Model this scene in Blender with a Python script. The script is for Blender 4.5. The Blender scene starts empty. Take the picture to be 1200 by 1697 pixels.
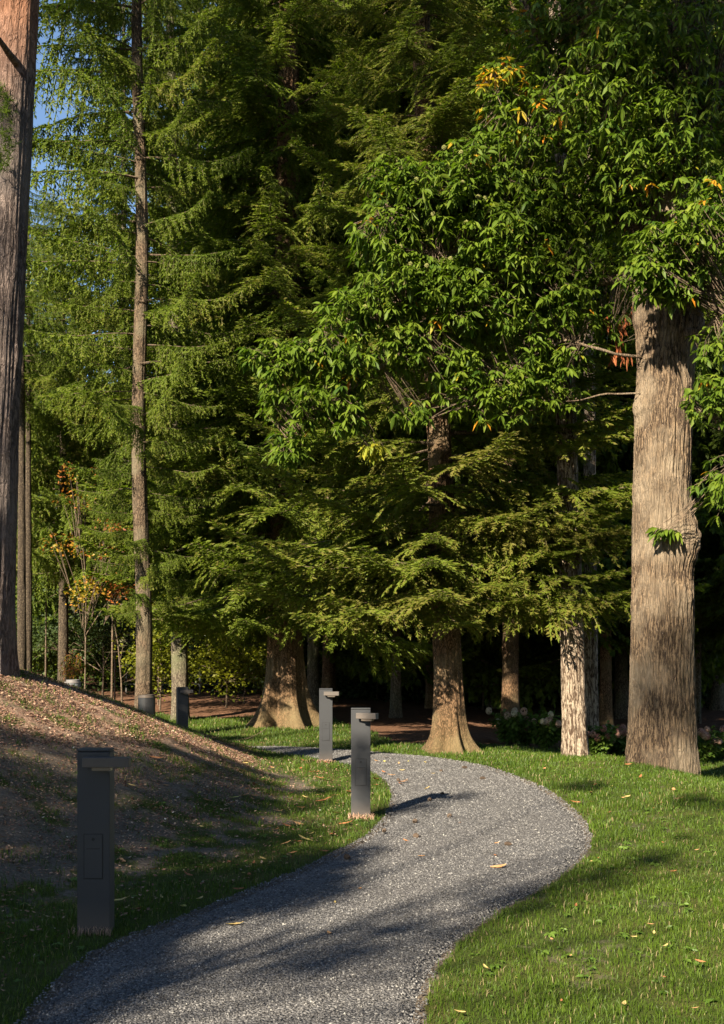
import bpy, math, random
import numpy as np
from mathutils import Vector

# ------------------------------------------------------------------ camera, sky, sun, exposure
S = bpy.context.scene
COL = S.collection
CAMZ, FPX, HZ = 1.55, 1886.0, 1073.0
cam = bpy.data.cameras.new('camera'); camo = bpy.data.objects.new('camera', cam); COL.objects.link(camo)
camo.location = (0, 0, CAMZ); camo.rotation_euler = (math.radians(90), 0, 0)
cam.sensor_fit = 'VERTICAL'; cam.sensor_height = 36; cam.lens = 40.0
cam.shift_y = (HZ - 848.5) / 1697.0
cam.clip_start = 0.05; cam.clip_end = 1500
S.camera = camo
SUN_TRAVEL = Vector((0.60, 1.0, 0)).normalized()
SUN_EL = math.radians(31)
W = bpy.data.worlds.new('World'); S.world = W; W.use_nodes = True
nt = W.node_tree; bg = nt.nodes['Background']
sky = nt.nodes.new('ShaderNodeTexSky'); sky.sky_type = 'NISHITA'; sky.sun_disc = False
sky.sun_elevation = SUN_EL; sky.sun_rotation = math.atan2(-SUN_TRAVEL.x, -SUN_TRAVEL.y)
sky.air_density = 1.0; sky.dust_density = 0.2; sky.ozone_density = 2.5
nt.links.new(sky.outputs[0], bg.inputs[0]); bg.inputs[1].default_value = 0.05
sl = bpy.data.lights.new('sun', 'SUN'); sl.energy = 5.0; sl.angle = math.radians(0.65); sl.color = (1.0, 0.88, 0.67)
so = bpy.data.objects.new('sun', sl); COL.objects.link(so)
SD = Vector((SUN_TRAVEL.x * math.cos(SUN_EL), SUN_TRAVEL.y * math.cos(SUN_EL), -math.sin(SUN_EL)))
so.rotation_euler = SD.to_track_quat('-Z', 'Y').to_euler()
S.view_settings.view_transform = 'Standard'; S.view_settings.look = 'None'
S.view_settings.exposure = 2.05; S.view_settings.gamma = 1
S.cycles.max_bounces = 6; S.cycles.diffuse_bounces = 3; S.cycles.glossy_bounces = 2
S.cycles.transmission_bounces = 3; S.cycles.transparent_max_bounces = 4
S.cycles.use_denoising = False if False else True

RS = np.random.RandomState(7)
def U(a, b, n=None): return RS.uniform(a, b, n)

# ------------------------------------------------------------------ helpers
def at(px, py, Y):
    return np.array([(px - 600) / FPX * Y, Y, CAMZ + (HZ - py) / FPX * Y])
def gnd(px, py):
    Y = CAMZ * FPX / (py - HZ)
    return np.array([(px - 600) / FPX * Y, Y])

def sstep(a, b, x):
    t = np.clip((x - a) / (b - a), 0, 1); return t * t * (3 - 2 * t)

def hash3(i, j, k):
    n = (i.astype(np.int64) * 73856093) ^ (j.astype(np.int64) * 19349663) ^ (k.astype(np.int64) * 83492791)
    n = (n ^ (n >> 13)) * 1274126177
    n = n ^ (n >> 16)
    return (n & 0xffffff) / float(0xffffff)
def vnoise(x, y, z=None):
    x = np.asarray(x, float); y = np.asarray(y, float)
    z = np.zeros_like(x) if z is None else np.asarray(z, float) + np.zeros_like(x)
    xi, yi, zi = np.floor(x), np.floor(y), np.floor(z)
    fx, fy, fz = x - xi, y - yi, z - zi
    fx, fy, fz = [f * f * (3 - 2 * f) for f in (fx, fy, fz)]
    r = 0
    for a in (0, 1):
        for b in (0, 1):
            for c in (0, 1):
                w = (fx if a else 1 - fx) * (fy if b else 1 - fy) * (fz if c else 1 - fz)
                r = r + w * hash3(xi + a, yi + b, zi + c)
    return r * 2 - 1
def fbm(x, y, z=None, o=3):
    r = 0; s = 1.0; t = 0
    for i in range(o):
        r = r + vnoise(x * s * 1.0 + 17 * i, y * s + 5 * i, None if z is None else z * s) / s; t += 1 / s; s *= 2.03
    return r / t

def mesh(name, V, faces, mats=(), midx=None, attr=None, smooth=False):
    """faces: list of int arrays (n,k); midx: per-face array or list one per group; attr: dict name->per-face float"""
    me = bpy.data.meshes.new(name)
    V = np.ascontiguousarray(V, dtype=np.float32)
    me.vertices.add(len(V)); me.vertices.foreach_set('co', V.ravel())
    loops = np.concatenate([f.ravel() for f in faces]).astype(np.int32)
    sizes = np.concatenate([np.full(len(f), f.shape[1]) for f in faces]).astype(np.int32)
    starts = np.concatenate([[0], np.cumsum(sizes)[:-1]]).astype(np.int32)
    me.loops.add(len(loops)); me.loops.foreach_set('vertex_index', loops)
    me.polygons.add(len(sizes)); me.polygons.foreach_set('loop_start', starts)
    try: me.polygons.foreach_set('loop_total', sizes)
    except Exception: pass
    for m in mats: me.materials.append(m)
    if midx is not None: me.polygons.foreach_set('material_index', np.asarray(midx, dtype=np.int32))
    me.polygons.foreach_set('use_smooth', np.full(len(sizes), smooth))
    if attr:
        for k, v in attr.items():
            v = np.asarray(v, dtype=np.float32)
            dom = 'FACE' if len(v) == len(sizes) else 'POINT'
            a = me.attributes.new(k, 'FLOAT', dom); a.data.foreach_set('value', v)
    me.update(calc_edges=True)
    return me

def ob(name, me, parent=None, loc=(0, 0, 0), rot=(0, 0, 0), scale=None):
    o = bpy.data.objects.new(name, me); COL.objects.link(o); o.parent = parent
    o.location = loc; o.rotation_euler = rot
    if scale is not None: o.scale = scale if hasattr(scale, '__len__') else (scale,) * 3
    return o
def tag(o, label=None, cat=None, group=None, kind=None):
    if label: o['label'] = label
    if cat: o['category'] = cat
    if group: o['group'] = group
    if kind: o['kind'] = kind
    return o
def thing(name, label, cat, loc=(0, 0, 0), rz=0, group=None, scale=None):
    o = ob(name, None, None, loc, (0, 0, rz), scale); return tag(o, label, cat, group)

class MB:
    """box / tube collector giving one mesh"""
    def __init__(s): s.V = []; s.Q = []; s.n = 0
    def add(s, V, Q):
        s.V.append(np.asarray(V, float)); s.Q.append(np.asarray(Q) + s.n); s.n += len(V)
    def box(s, x0, x1, y0, y1, z0, z1):
        V = [(x, y, z) for x in (x0, x1) for y in (y0, y1) for z in (z0, z1)]
        s.add(V, [(0, 1, 3, 2), (4, 6, 7, 5), (0, 4, 5, 1), (2, 3, 7, 6), (0, 2, 6, 4), (1, 5, 7, 3)])
    def tube(s, P, R, n=6, cap=True):
        V, Q = tube(np.asarray(P, float), np.asarray(R, float), n); s.add(V, Q)
    def me(s, name, mat, smooth=False, bevel=0):
        return mesh(name, np.concatenate(s.V), [np.concatenate(s.Q)], [mat], smooth=smooth)

def tube(P, R, n=6):
    """quad tube through points; n sides"""
    P = np.asarray(P, float); R = np.broadcast_to(np.asarray(R, float), (len(P),))
    T = np.gradient(P, axis=0); T /= np.linalg.norm(T, axis=1)[:, None] + 1e-9
    up = np.array([0, 0, 1.0]) if abs(T[0, 2]) < 0.9 else np.array([1.0, 0, 0])
    A = np.cross(T, up); A /= np.linalg.norm(A, axis=1)[:, None] + 1e-9
    B = np.cross(T, A)
    th = np.linspace(0, 2 * np.pi, n, endpoint=False)
    V = P[:, None, :] + R[:, None, None] * (A[:, None, :] * np.cos(th)[None, :, None] + B[:, None, :] * np.sin(th)[None, :, None])
    i = np.arange(len(P) - 1)[:, None] * n; j = np.arange(n)[None, :]; k = (j + 1) % n
    Q = np.stack([i + j, i + k, i + n + k, i + n + j], -1).reshape(-1, 4)
    return V.reshape(-1, 3), Q

# ------------------------------------------------------------------ materials
def mat(name):
    m = bpy.data.materials.new(name); m.use_nodes = True
    n = m.node_tree; n.nodes.clear()
    out = n.nodes.new('ShaderNodeOutputMaterial')
    return m, n, out
def N(n, t, **k):
    o = n.nodes.new(t)
    for a, b in k.items():
        if a in o.inputs.keys(): o.inputs[a].default_value = b
        else: setattr(o, a, b)
    return o
def ramp(n, src, stops, interp='LINEAR'):
    r = n.nodes.new('ShaderNodeValToRGB'); r.color_ramp.interpolation = interp
    e = r.color_ramp.elements
    while len(e) < len(stops): e.new(0.5)
    for i, (p, c) in enumerate(stops):
        e[i].position = p; e[i].color = (*c, 1) if hasattr(c, '__len__') else (c, c, c, 1)
    n.links.new(src, r.inputs[0]); return r
def mixc(n, f, a, b, bt='MIX'):
    m = n.nodes.new('ShaderNodeMix'); m.data_type = 'RGBA'; m.blend_type = bt
    for s, v in ((0, f), (6, a), (7, b)):
        if isinstance(v, (int, float)): m.inputs[s].default_value = v
        elif isinstance(v, tuple): m.inputs[s].default_value = (*v, 1)
        else: n.links.new(v, m.inputs[s])
    return m.outputs[2]
def math_(n, op, a, b=None, c=None):
    m = n.nodes.new('ShaderNodeMath'); m.operation = op
    for i, v in enumerate((a, b, c)):
        if v is None: continue
        if isinstance(v, (int, float)): m.inputs[i].default_value = v
        else: n.links.new(v, m.inputs[i])
    return m.outputs[0]
def bsdf(n, out, col, rough=0.8, spec=0.3, bump=None, metal=0.0):
    p = n.nodes.new('ShaderNodeBsdfPrincipled')
    if isinstance(col, tuple): p.inputs['Base Color'].default_value = (*col, 1)
    else: n.links.new(col, p.inputs['Base Color'])
    if isinstance(rough, (int, float)): p.inputs['Roughness'].default_value = rough
    else: n.links.new(rough, p.inputs['Roughness'])
    p.inputs['Specular IOR Level'].default_value = spec; p.inputs['Metallic'].default_value = metal
    if bump is not None: n.links.new(bump, p.inputs['Normal'])
    n.links.new(p.outputs[0], out.inputs[0]); return p

def leaf_mat(name, stops, trans=0.35, rough=0.5, spec=0.4, tmul=(1.0, 1.15, 0.5)):
    """foliage; face attribute 'tint' 0..1 picks the colour"""
    m, n, out = mat(name)
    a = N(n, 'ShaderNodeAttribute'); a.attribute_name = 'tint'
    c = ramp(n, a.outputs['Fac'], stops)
    p = bsdf(n, out, c.outputs[0], rough, spec)
    t = N(n, 'ShaderNodeBsdfTranslucent')
    tc = mixc(n, 1.0, c.outputs[0], tmul, 'MULTIPLY'); n.links.new(tc, t.inputs[0])
    mx = N(n, 'ShaderNodeMixShader'); mx.inputs[0].default_value = trans
    n.links.new(p.outputs[0], mx.inputs[1]); n.links.new(t.outputs[0], mx.inputs[2]); n.links.new(mx.outputs[0], out.inputs[0])
    return m

def bark_mat(name, dark, light, extra=None, vscale=0.18, scale=14, bumpd=0.02, zcol=None, moss=None):
    m, n, out = mat(name)
    tc = N(n, 'ShaderNodeTexCoord'); mp = N(n, 'ShaderNodeMapping'); mp.inputs['Scale'].default_value = (1, 1, vscale)
    n.links.new(tc.outputs['Object'], mp.inputs[0])
    n1 = N(n, 'ShaderNodeTexNoise', Scale=scale, Detail=2.5, Roughness=0.55, Distortion=0.6); n.links.new(mp.outputs[0], n1.inputs['Vector'])
    nf_ = N(n, 'ShaderNodeTexNoise', Scale=scale * 3.5, Detail=4.0, Roughness=0.7)
    mp2 = N(n, 'ShaderNodeMapping'); mp2.inputs['Scale'].default_value = (1, 1, min(1, vscale * 3)); n.links.new(tc.outputs['Object'], mp2.inputs[0]); n.links.new(mp2.outputs[0], nf_.inputs['Vector'])
    cr = math_(n, 'MINIMUM', 1.0, math_(n, 'MULTIPLY', math_(n, 'ABSOLUTE', math_(n, 'SUBTRACT', n1.outputs[0], 0.5)), 9.0))
    h = math_(n, 'MULTIPLY', cr, ramp(n, nf_.outputs[0], [(0.32, 0.25), (0.68, 1.0)]).outputs[0])
    c = ramp(n, h, [(0.08, dark), (0.72, light)])
    col = c.outputs[0]
    n2 = N(n, 'ShaderNodeTexNoise', Scale=1.7, Detail=4.0); n.links.new(tc.outputs['Object'], n2.inputs['Vector'])
    if 'chestnut' in name: col = mixc(n, ramp(n, nf_.outputs[0], [(0.60, 0.0), (0.70, 0.55)]).outputs[0], col, (0.42, 0.37, 0.31))
    if extra: col = mixc(n, ramp(n, n2.outputs[0], [(0.45, 0.0), (0.62, 1.0)]).outputs[0], col, mixc(n, 0.6, col, extra))
    if moss:
        sp = N(n, 'ShaderNodeSeparateXYZ'); n.links.new(tc.outputs['Object'], sp.inputs[0])
        f = math_(n, 'MULTIPLY', ramp(n, sp.outputs[2], [(0.0, 1.0), (moss[1] / 10.0, 0.0)]).outputs[0] if False else math_(n, 'SUBTRACT', 1.0, math_(n, 'DIVIDE', sp.outputs[2], moss[1])), n2.outputs[0])
        f = math_(n, 'MAXIMUM', f, 0.0)
        col = mixc(n, f, col, moss[0])
    if zcol:   # (z0, z1, colour)
        sp = N(n, 'ShaderNodeSeparateXYZ'); n.links.new(tc.outputs['Object'], sp.inputs[0])
        f = N(n, 'ShaderNodeMapRange'); n.links.new(math_(n, 'ADD', sp.outputs[2], math_(n, 'MULTIPLY', n2.outputs[0], 2.5)), f.inputs[0])
        f.inputs[1].default_value = zcol[0] + 1.25; f.inputs[2].default_value = zcol[1] + 1.25
        zc = mixc(n, h, tuple(x * 0.35 for x in zcol[2]), zcol[2])
        col = mixc(n, f.outputs[0], col, zc)
    b = N(n, 'ShaderNodeBump', Distance=bumpd, Strength=1.0); n.links.new(h, b.inputs['Height'])
    bsdf(n, out, col, 0.9, 0.2, b.outputs[0])
    return m

M = {}
M['spruce'] = leaf_mat('spruce_needles', [(0, (0.022, 0.036, 0.006)), (0.45, (0.078, 0.115, 0.012)), (0.85, (0.135, 0.168, 0.018)), (1.0, (0.15, 0.13, 0.03))], 0.5, 0.6, 0.2)
M['chestnut'] = leaf_mat('chestnut_leaves', [(0, (0.035, 0.075, 0.008)), (0.6, (0.105, 0.155, 0.013)), (0.93, (0.165, 0.205, 0.025)), (0.965, (0.30, 0.26, 0.02)), (1.0, (0.50, 0.17, 0.015))], 0.45, 0.55, 0.25)
M['beech'] = leaf_mat('beech_leaves', [(0, (0.06, 0.085, 0.006)), (1.0, (0.20, 0.20, 0.012))], 0.5, 0.5, 0.3)
M['maple'] = leaf_mat('maple_leaves', [(0, (0.22, 0.05, 0.02)), (0.4, (0.34, 0.12, 0.03)), (0.65, (0.34, 0.22, 0.02)), (1.0, (0.12, 0.14, 0.02))], 0.45, 0.5, 0.3)
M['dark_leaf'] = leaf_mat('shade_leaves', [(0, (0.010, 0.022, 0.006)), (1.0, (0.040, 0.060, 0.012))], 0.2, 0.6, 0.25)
M['hydleaf'] = leaf_mat('shrub_leaves', [(0, (0.045, 0.09, 0.012)), (1.0, (0.11, 0.17, 0.025))], 0.3, 0.5, 0.3)
M['hydflower'] = leaf_mat('flower_petals', [(0, (0.35, 0.16, 0.13)), (0.5, (0.50, 0.34, 0.26)), (1.0, (0.50, 0.50, 0.34))], 0.25, 0.7, 0.2, (1, 1, 1))
M['grass'] = leaf_mat('grass_blades', [(0, (0.025, 0.05, 0.006)), (0.7, (0.066, 0.110, 0.008)), (0.93, (0.10, 0.130, 0.018)), (1.0, (0.24, 0.19, 0.10))], 0.3, 0.5, 0.3)
M['drygrass'] = leaf_mat('dry_grass', [(0, (0.30, 0.19, 0.13)), (1.0, (0.45, 0.30, 0.22))], 0.3, 0.8, 0.1, (1, 1, 1))
M['fallen'] = leaf_mat('fallen_leaves', [(0, (0.16, 0.06, 0.025)), (0.35, (0.33, 0.14, 0.06)), (0.7, (0.42, 0.27, 0.13)), (1.0, (0.36, 0.33, 0.09))], 0.1, 0.7, 0.2, (1, 1, 1))
M['deadleaf'] = leaf_mat('withered_leaves', [(0, (0.22, 0.06, 0.025)), (1.0, (0.38, 0.14, 0.06))], 0.2, 0.8, 0.1, (1, 1, 1))
M['chips'] = leaf_mat('bark_mulch', [(0, (0.09, 0.045, 0.032)), (0.55, (0.27, 0.155, 0.11)), (0.93, (0.38, 0.27, 0.185)), (1.0, (0.5, 0.45, 0.37))], 0.0, 0.9, 0.1)
M['gravelstone'] = leaf_mat('gravel_stones', [(0, (0.032, 0.030, 0.030)), (0.6, (0.094, 0.091, 0.092)), (0.96, (0.155, 0.149, 0.148)), (1.0, (0.28, 0.27, 0.25))], 0.0, 0.75, 0.3)
M['bark_spruce'] = bark_mat('spruce_bark', (0.035, 0.019, 0.011), (0.255, 0.15, 0.085), (0.20, 0.15, 0.09), 0.5, 26, 0.016, moss=((0.11, 0.085, 0.035), 1.1))
M['bark_grey'] = bark_mat('grey_bark', (0.04, 0.03, 0.022), (0.17, 0.14, 0.10), (0.11, 0.12, 0.06), 0.45, 26, 0.012)
M['bark_chestnut'] = bark_mat('chestnut_bark', (0.026, 0.016, 0.011), (0.255, 0.178, 0.113), (0.29, 0.23, 0.165), 0.14, 34, 0.02)
M['bark_pine'] = bark_mat('pine_bark', (0.045, 0.033, 0.030), (0.215, 0.165, 0.145), (0.19, 0.155, 0.14), 0.25, 22, 0.018, zcol=(5.6, 7.3, (0.42, 0.17, 0.075)))
M['bark_dark'] = bark_mat('dark_bark', (0.025, 0.018, 0.013), (0.10, 0.075, 0.05), None, 0.45, 26, 0.012)
M['bark_slim'] = bark_mat('slim_bark', (0.03, 0.020, 0.013), (0.165, 0.115, 0.075), (0.14, 0.12, 0.08), 0.45, 26, 0.014)
M['bark_birch'] = bark_mat('birch_bark', (0.045, 0.028, 0.018), (0.34, 0.27, 0.205), None, 0.2, 20, 0.014)
M['twig'] = bark_mat('twig_bark', (0.05, 0.036, 0.024), (0.14, 0.10, 0.07), None, 1, 20, 0.003)

def m_ground():
    m, n, out = mat('ground_soil')
    tc = N(n, 'ShaderNodeTexCoord')
    def at_(k):
        a = N(n, 'ShaderNodeAttribute'); a.attribute_name = k; return a.outputs['Fac']
    nb = N(n, 'ShaderNodeTexNoise', Scale=1.6, Detail=6.0); nf = N(n, 'ShaderNodeTexNoise', Scale=38.0, Detail=6.0, Roughness=0.75)
    nm = N(n, 'ShaderNodeTexNoise', Scale=9.0, Detail=5.0, Roughness=0.7); vo = N(n, 'ShaderNodeTexVoronoi', Scale=55.0)
    for x in (nb, nf, nm, vo): n.links.new(tc.outputs['Object'], x.inputs['Vector'])
    soil = ramp(n, nf.outputs[0], [(0.25, (0.045, 0.036, 0.028)), (0.5, (0.12, 0.096, 0.075)), (0.75, (0.22, 0.18, 0.14))]).outputs[0]
    mul = ramp(n, vo.outputs['Color'], [(0.1, (0.12, 0.065, 0.045)), (0.6, (0.26, 0.155, 0.11)), (0.95, (0.36, 0.26, 0.18))]).outputs[0]
    mul = mixc(n, ramp(n, nm.outputs[0], [(0.4, 0.0), (0.65, 0.75)]).outputs[0], mul, soil)
    turf = ramp(n, nf.outputs[0], [(0.3, (0.022, 0.035, 0.006)), (0.7, (0.06, 0.075, 0.014))]).outputs[0]
    turf = mixc(n, ramp(n, nb.outputs[0], [(0.48, 0.0), (0.68, 0.5)]).outputs[0], turf, (0.12, 0.10, 0.035))
    floor = ramp(n, nm.outputs[0], [(0.3, (0.05, 0.025, 0.015)), (0.7, (0.19, 0.10, 0.06))]).outputs[0]
    floor = mixc(n, ramp(n, nf.outputs[0], [(0.4, 0.0), (0.7, 0.5)]).outputs[0], floor, (0.09, 0.05, 0.03))
    c = mixc(n, at_('mulch'), soil, mul)
    gm = ramp(n, math_(n, 'ADD', at_('grass'), math_(n, 'MULTIPLY', math_(n, 'SUBTRACT', nm.outputs[0], 0.5), 1.5)), [(0.35, 0.0), (0.75, 1.0)]).outputs[0]
    c = mixc(n, gm, c, turf)
    c = mixc(n, at_('floor'), c, floor)
    b = N(n, 'ShaderNodeBump', Distance=0.03, Strength=0.8)
    n.links.new(math_(n, 'ADD', nf.outputs[0], nm.outputs[0]), b.inputs['Height'])
    bsdf(n, out, c, 0.95, 0.1, b.outputs[0]); return m
def m_gravel():
    m, n, out = mat('gravel')
    tc = N(n, 'ShaderNodeTexCoord')
    v = N(n, 'ShaderNodeTexVoronoi', Scale=85.0); v2 = N(n, 'ShaderNodeTexVoronoi', Scale=150.0)
    nb = N(n, 'ShaderNodeTexNoise', Scale=0.9, Detail=4.0)
    for x in (v, v2, nb): n.links.new(tc.outputs['Object'], x.inputs['Vector'])
    c = ramp(n, v.outputs['Color'], [(0.1, (0.028, 0.027, 0.028)), (0.5, (0.08, 0.077, 0.078)), (0.9, (0.15, 0.145, 0.145)), (1.0, (0.3, 0.3, 0.3))]).outputs[0]
    c = mixc(n, ramp(n, nb.outputs[0], [(0.4, 0.0), (0.7, 0.35)]).outputs[0], c, mixc(n, 0.5, c, (0.13, 0.11, 0.10)))
    b = N(n, 'ShaderNodeBump', Distance=0.012, Strength=1.0); b.invert = True
    n.links.new(v.outputs['Distance'], b.inputs['Height'])
    bsdf(n, out, c, 0.8, 0.3, b.outputs[0]); return m
M['ground'] = m_ground(); M['gravel'] = m_gravel()
def m_paint(name, c, rough, spec=0.5, metal=0.0, sc=40):
    m, n, out = mat(name)
    tc = N(n, 'ShaderNodeTexCoord'); a = N(n, 'ShaderNodeTexNoise', Scale=float(sc), Detail=5.0); n.links.new(tc.outputs['Object'], a.inputs['Vector'])
    b0 = N(n, 'ShaderNodeTexNoise', Scale=3.0, Detail=5.0); n.links.new(tc.outputs['Object'], b0.inputs['Vector'])
    col = mixc(n, a.outputs[0], tuple(x * 0.8 for x in c), tuple(x * 1.2 for x in c))
    sp = N(n, 'ShaderNodeSeparateXYZ'); n.links.new(tc.outputs['Object'], sp.inputs[0])
    d = N(n, 'ShaderNodeMapRange'); n.links.new(sp.outputs[2], d.inputs[0]); d.inputs[1].default_value = 0.18; d.inputs[2].default_value = 0.0
    d.inputs[3].default_value = 0.0; d.inputs[4].default_value = 0.6
    col = mixc(n, math_(n, 'MULTIPLY', d.outputs[0], b0.outputs[0]), col, (0.16, 0.12, 0.09))
    bb = N(n, 'ShaderNodeBump', Distance=0.0008, Strength=0.4); n.links.new(a.outputs[0], bb.inputs['Height'])
    bsdf(n, out, col, ramp(n, b0.outputs[0], [(0.3, rough - 0.08), (0.7, rough + 0.1)]).outputs[0], spec, bb.outputs[0], metal); return m
M['anthracite'] = m_paint('anthracite_powder_coat', (0.029, 0.030, 0.034), 0.55, 0.3, 0.0, 220)
M['gap'] = m_paint('panel_gap', (0.012, 0.012, 0.013), 0.7, 0.3)
M['lens'] = m_paint('lamp_glass', (0.02, 0.02, 0.02), 0.2, 0.5)
M['blackmetal'] = m_paint('black_metal', (0.015, 0.015, 0.017), 0.3, 0.6)
M['greymetal'] = m_paint('grey_metal', (0.12, 0.125, 0.135), 0.45, 0.5)
M['fencewire'] = m_paint('dull_fence_paint', (0.03, 0.032, 0.033), 0.6, 0.3)
M['burr'] = m_paint('chestnut_burr', (0.19, 0.21, 0.05), 0.8, 0.2, 0, 60)
M['cone'] = m_paint('cone_scales', (0.035, 0.022, 0.015), 0.8, 0.2, 0, 90)

# ------------------------------------------------------------------ terrain
C0 = np.array([-1.3, 17.2]); CU = np.array([-.433, -.901]); CN = np.array([-.901, .433])
def mound_ab(x, y):
    dx, dy = x - C0[0], y - C0[1]
    return dx * CU[0] + dy * CU[1], dx * CN[0] + dy * CN[1]
def mound(x, y):
    a, b = mound_ab(x, y)
    Hc = np.where(a < 5.5, 0.24 * a, 1.32 + 0.35 * (1 - np.exp(-(a - 5.5) / 2.0)))
    Hc = Hc + 0.09 * sstep(2, 4.5, a)
    hh = Hc + np.where(b < 0, 0.45 * b, -0.32 * b)
    hh = hh - 0.10 * np.exp(-(b / 0.7) ** 2)
    return 0.5 * (hh + np.sqrt(hh * hh + 0.02)) - 0.01
def hgt(x, y):
    x = np.asarray(x, float); y = np.asarray(y, float)
    h = mound(x, y) * sstep(60, 30, np.hypot(x, y))
    h = h + 0.05 * fbm(x * 0.5, y * 0.5, o=3) * sstep(1.2, 3, np.abs(x - 1.0)) * 0.6
    h = h + 0.10 * np.exp(-((x - 3.6) / 2.2) ** 2 - ((y - 13.6) / 2.4) ** 2) - 0.15 * sstep(15.0, 18.5, y) * sstep(1.5, 3.5, x) - 0.24 * sstep(3.3, 4.7, x) * sstep(11.5, 14, y) * sstep(26, 19, y)
    rise = 0.035 * np.maximum(y - 24, 0) * sstep(2, -3, x) + 0.008 * np.maximum(y - 24, 0)
    return h + np.minimum(rise, 2.0)
def hz(x, y): return float(hgt(np.array([x]), np.array([y]))[0])

LEFT = [(-60, 1800), (0, 1725), (30, 1690), (75, 1640), (130, 1592), (190, 1562), (250, 1538), (330, 1508), (400, 1480), (460, 1456), (510, 1435), (560, 1410), (600, 1390), (625, 1370), (640, 1350), (648, 1330), (648, 1312), (640, 1298), (625, 1285), (600, 1274), (570, 1266), (530, 1259), (480, 1253), (430, 1248), (380, 1247), (300, 1249), (200, 1252), (50, 1258)]
RIGHT = [(690, 1800), (700, 1725), (703, 1690), (706, 1650), (715, 1618), (735, 1588), (765, 1556), (800, 1530), (840, 1503), (885, 1480), (925, 1458), (955, 1435), (975, 1412), (982, 1390), (975, 1368), (958, 1348), (935, 1330), (905, 1313), (870, 1298), (830, 1283), (790, 1270), (750, 1261), (700, 1254), (650, 1249), (590, 1244), (540, 1241), (480, 1239), (430, 1237), (300, 1236), (50, 1240)]
def resamp(P, n, it=2):
    P = np.asarray(P, float)
    d = np.r_[0, np.cumsum(np.linalg.norm(np.diff(P, axis=0), axis=1))]
    s = np.linspace(0, d[-1], n)
    Q = np.stack([np.interp(s, d, P[:, k]) for k in (0, 1)], 1)
    for _ in range(it): Q[1:-1] = (Q[:-2] + 2 * Q[1:-1] + Q[2:]) / 4
    return Q
PL = resamp([gnd(*p) for p in LEFT], 260, 12); PR = resamp([gnd(*p) for p in RIGHT], 260, 12)
PL[:, 0] += 0.015 * vnoise(np.arange(260) * 0.9, np.zeros(260)); PR[:, 0] += 0.015 * vnoise(np.arange(260) * 0.9, np.ones(260) * 5)
POLY = np.concatenate([PL, PR[::-1]])
def in_poly(x, y, P=POLY):
    r = np.zeros(len(x), bool); j = len(P) - 1
    for i in range(len(P)):
        xi, yi, xj, yj = P[i, 0], P[i, 1], P[j, 0], P[j, 1]
        c = ((yi > y) != (yj > y)) & (x < (xj - xi) * (y - yi) / (yj - yi + 1e-12) + xi)
        r ^= c; j = i
    return r
def d_path(x, y):
    P = POLY[::4]; Q = np.roll(P, -1, 0); best = np.full(len(x), 1e9)
    for a, b in zip(P, Q):
        ab = b - a; t = np.clip(((x - a[0]) * ab[0] + (y - a[1]) * ab[1]) / (ab @ ab + 1e-9), 0, 1)
        best = np.minimum(best, np.hypot(x - a[0] - t * ab[0], y - a[1] - t * ab[1]))
    return np.where(in_poly(x, y), -best, best)
def masks(x, y):
    d = d_path(x, y); mh = mound(x, y); a, b = mound_ab(x, y)
    nz = fbm(x * 1.3, y * 1.3, o=3); n2 = fbm(x * 4 + 9, y * 4, o=3)
    left = sstep(0.1, -0.3, x - 0.3 + 0 * y) * (y < 16.5)
    m = sstep(0.03, 0.22, mh + 0.05 * n2) * (b < 1.2)
    n3 = fbm(x * 2.3 + 31, y * 2.3, o=3)
    g = np.clip(1 - m * (0.62 + 1.2 * n3), 0.24, 1)
    lf = sstep(0.9, 0.3, x - 0.02 * y) * (y < 15)
    soil = sstep(0.45, 1.25, d + 0.5 * nz) * lf
    g = np.minimum(g, 1 - soil * np.clip(0.50 - 1.3 * n2, 0.05, 0.9))
    rt = (x > 0.5) & (y < 20)
    g = np.where(rt, g * (1 - 0.32 * sstep(0.18, 0.5, fbm(x * 2.9 + 5, y * 2.9, o=3))), g)
    g = np.maximum(g, sstep(0.55, 0.3, np.abs(b - 0.1) + 0.25 * nz) * (a > -1) * 0.8)
    mul = m * sstep(-2.6, -1.2, b + 0.6 * nz)                                 # upper slope carries the mulch
    yf = 25 - 6.3 * sstep(-0.8, 0.8, x) + 4 * sstep(4, 9, x) + 1.2 * nz
    fl = sstep(yf - 0.3, yf + 0.3, y)
    # bare lit patch beside the large spruce stays grass in a thin tongue
    g = np.clip(g, 0, 1) * (1 - fl) * (d > 0)
    return d, g, mul, fl

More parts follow.
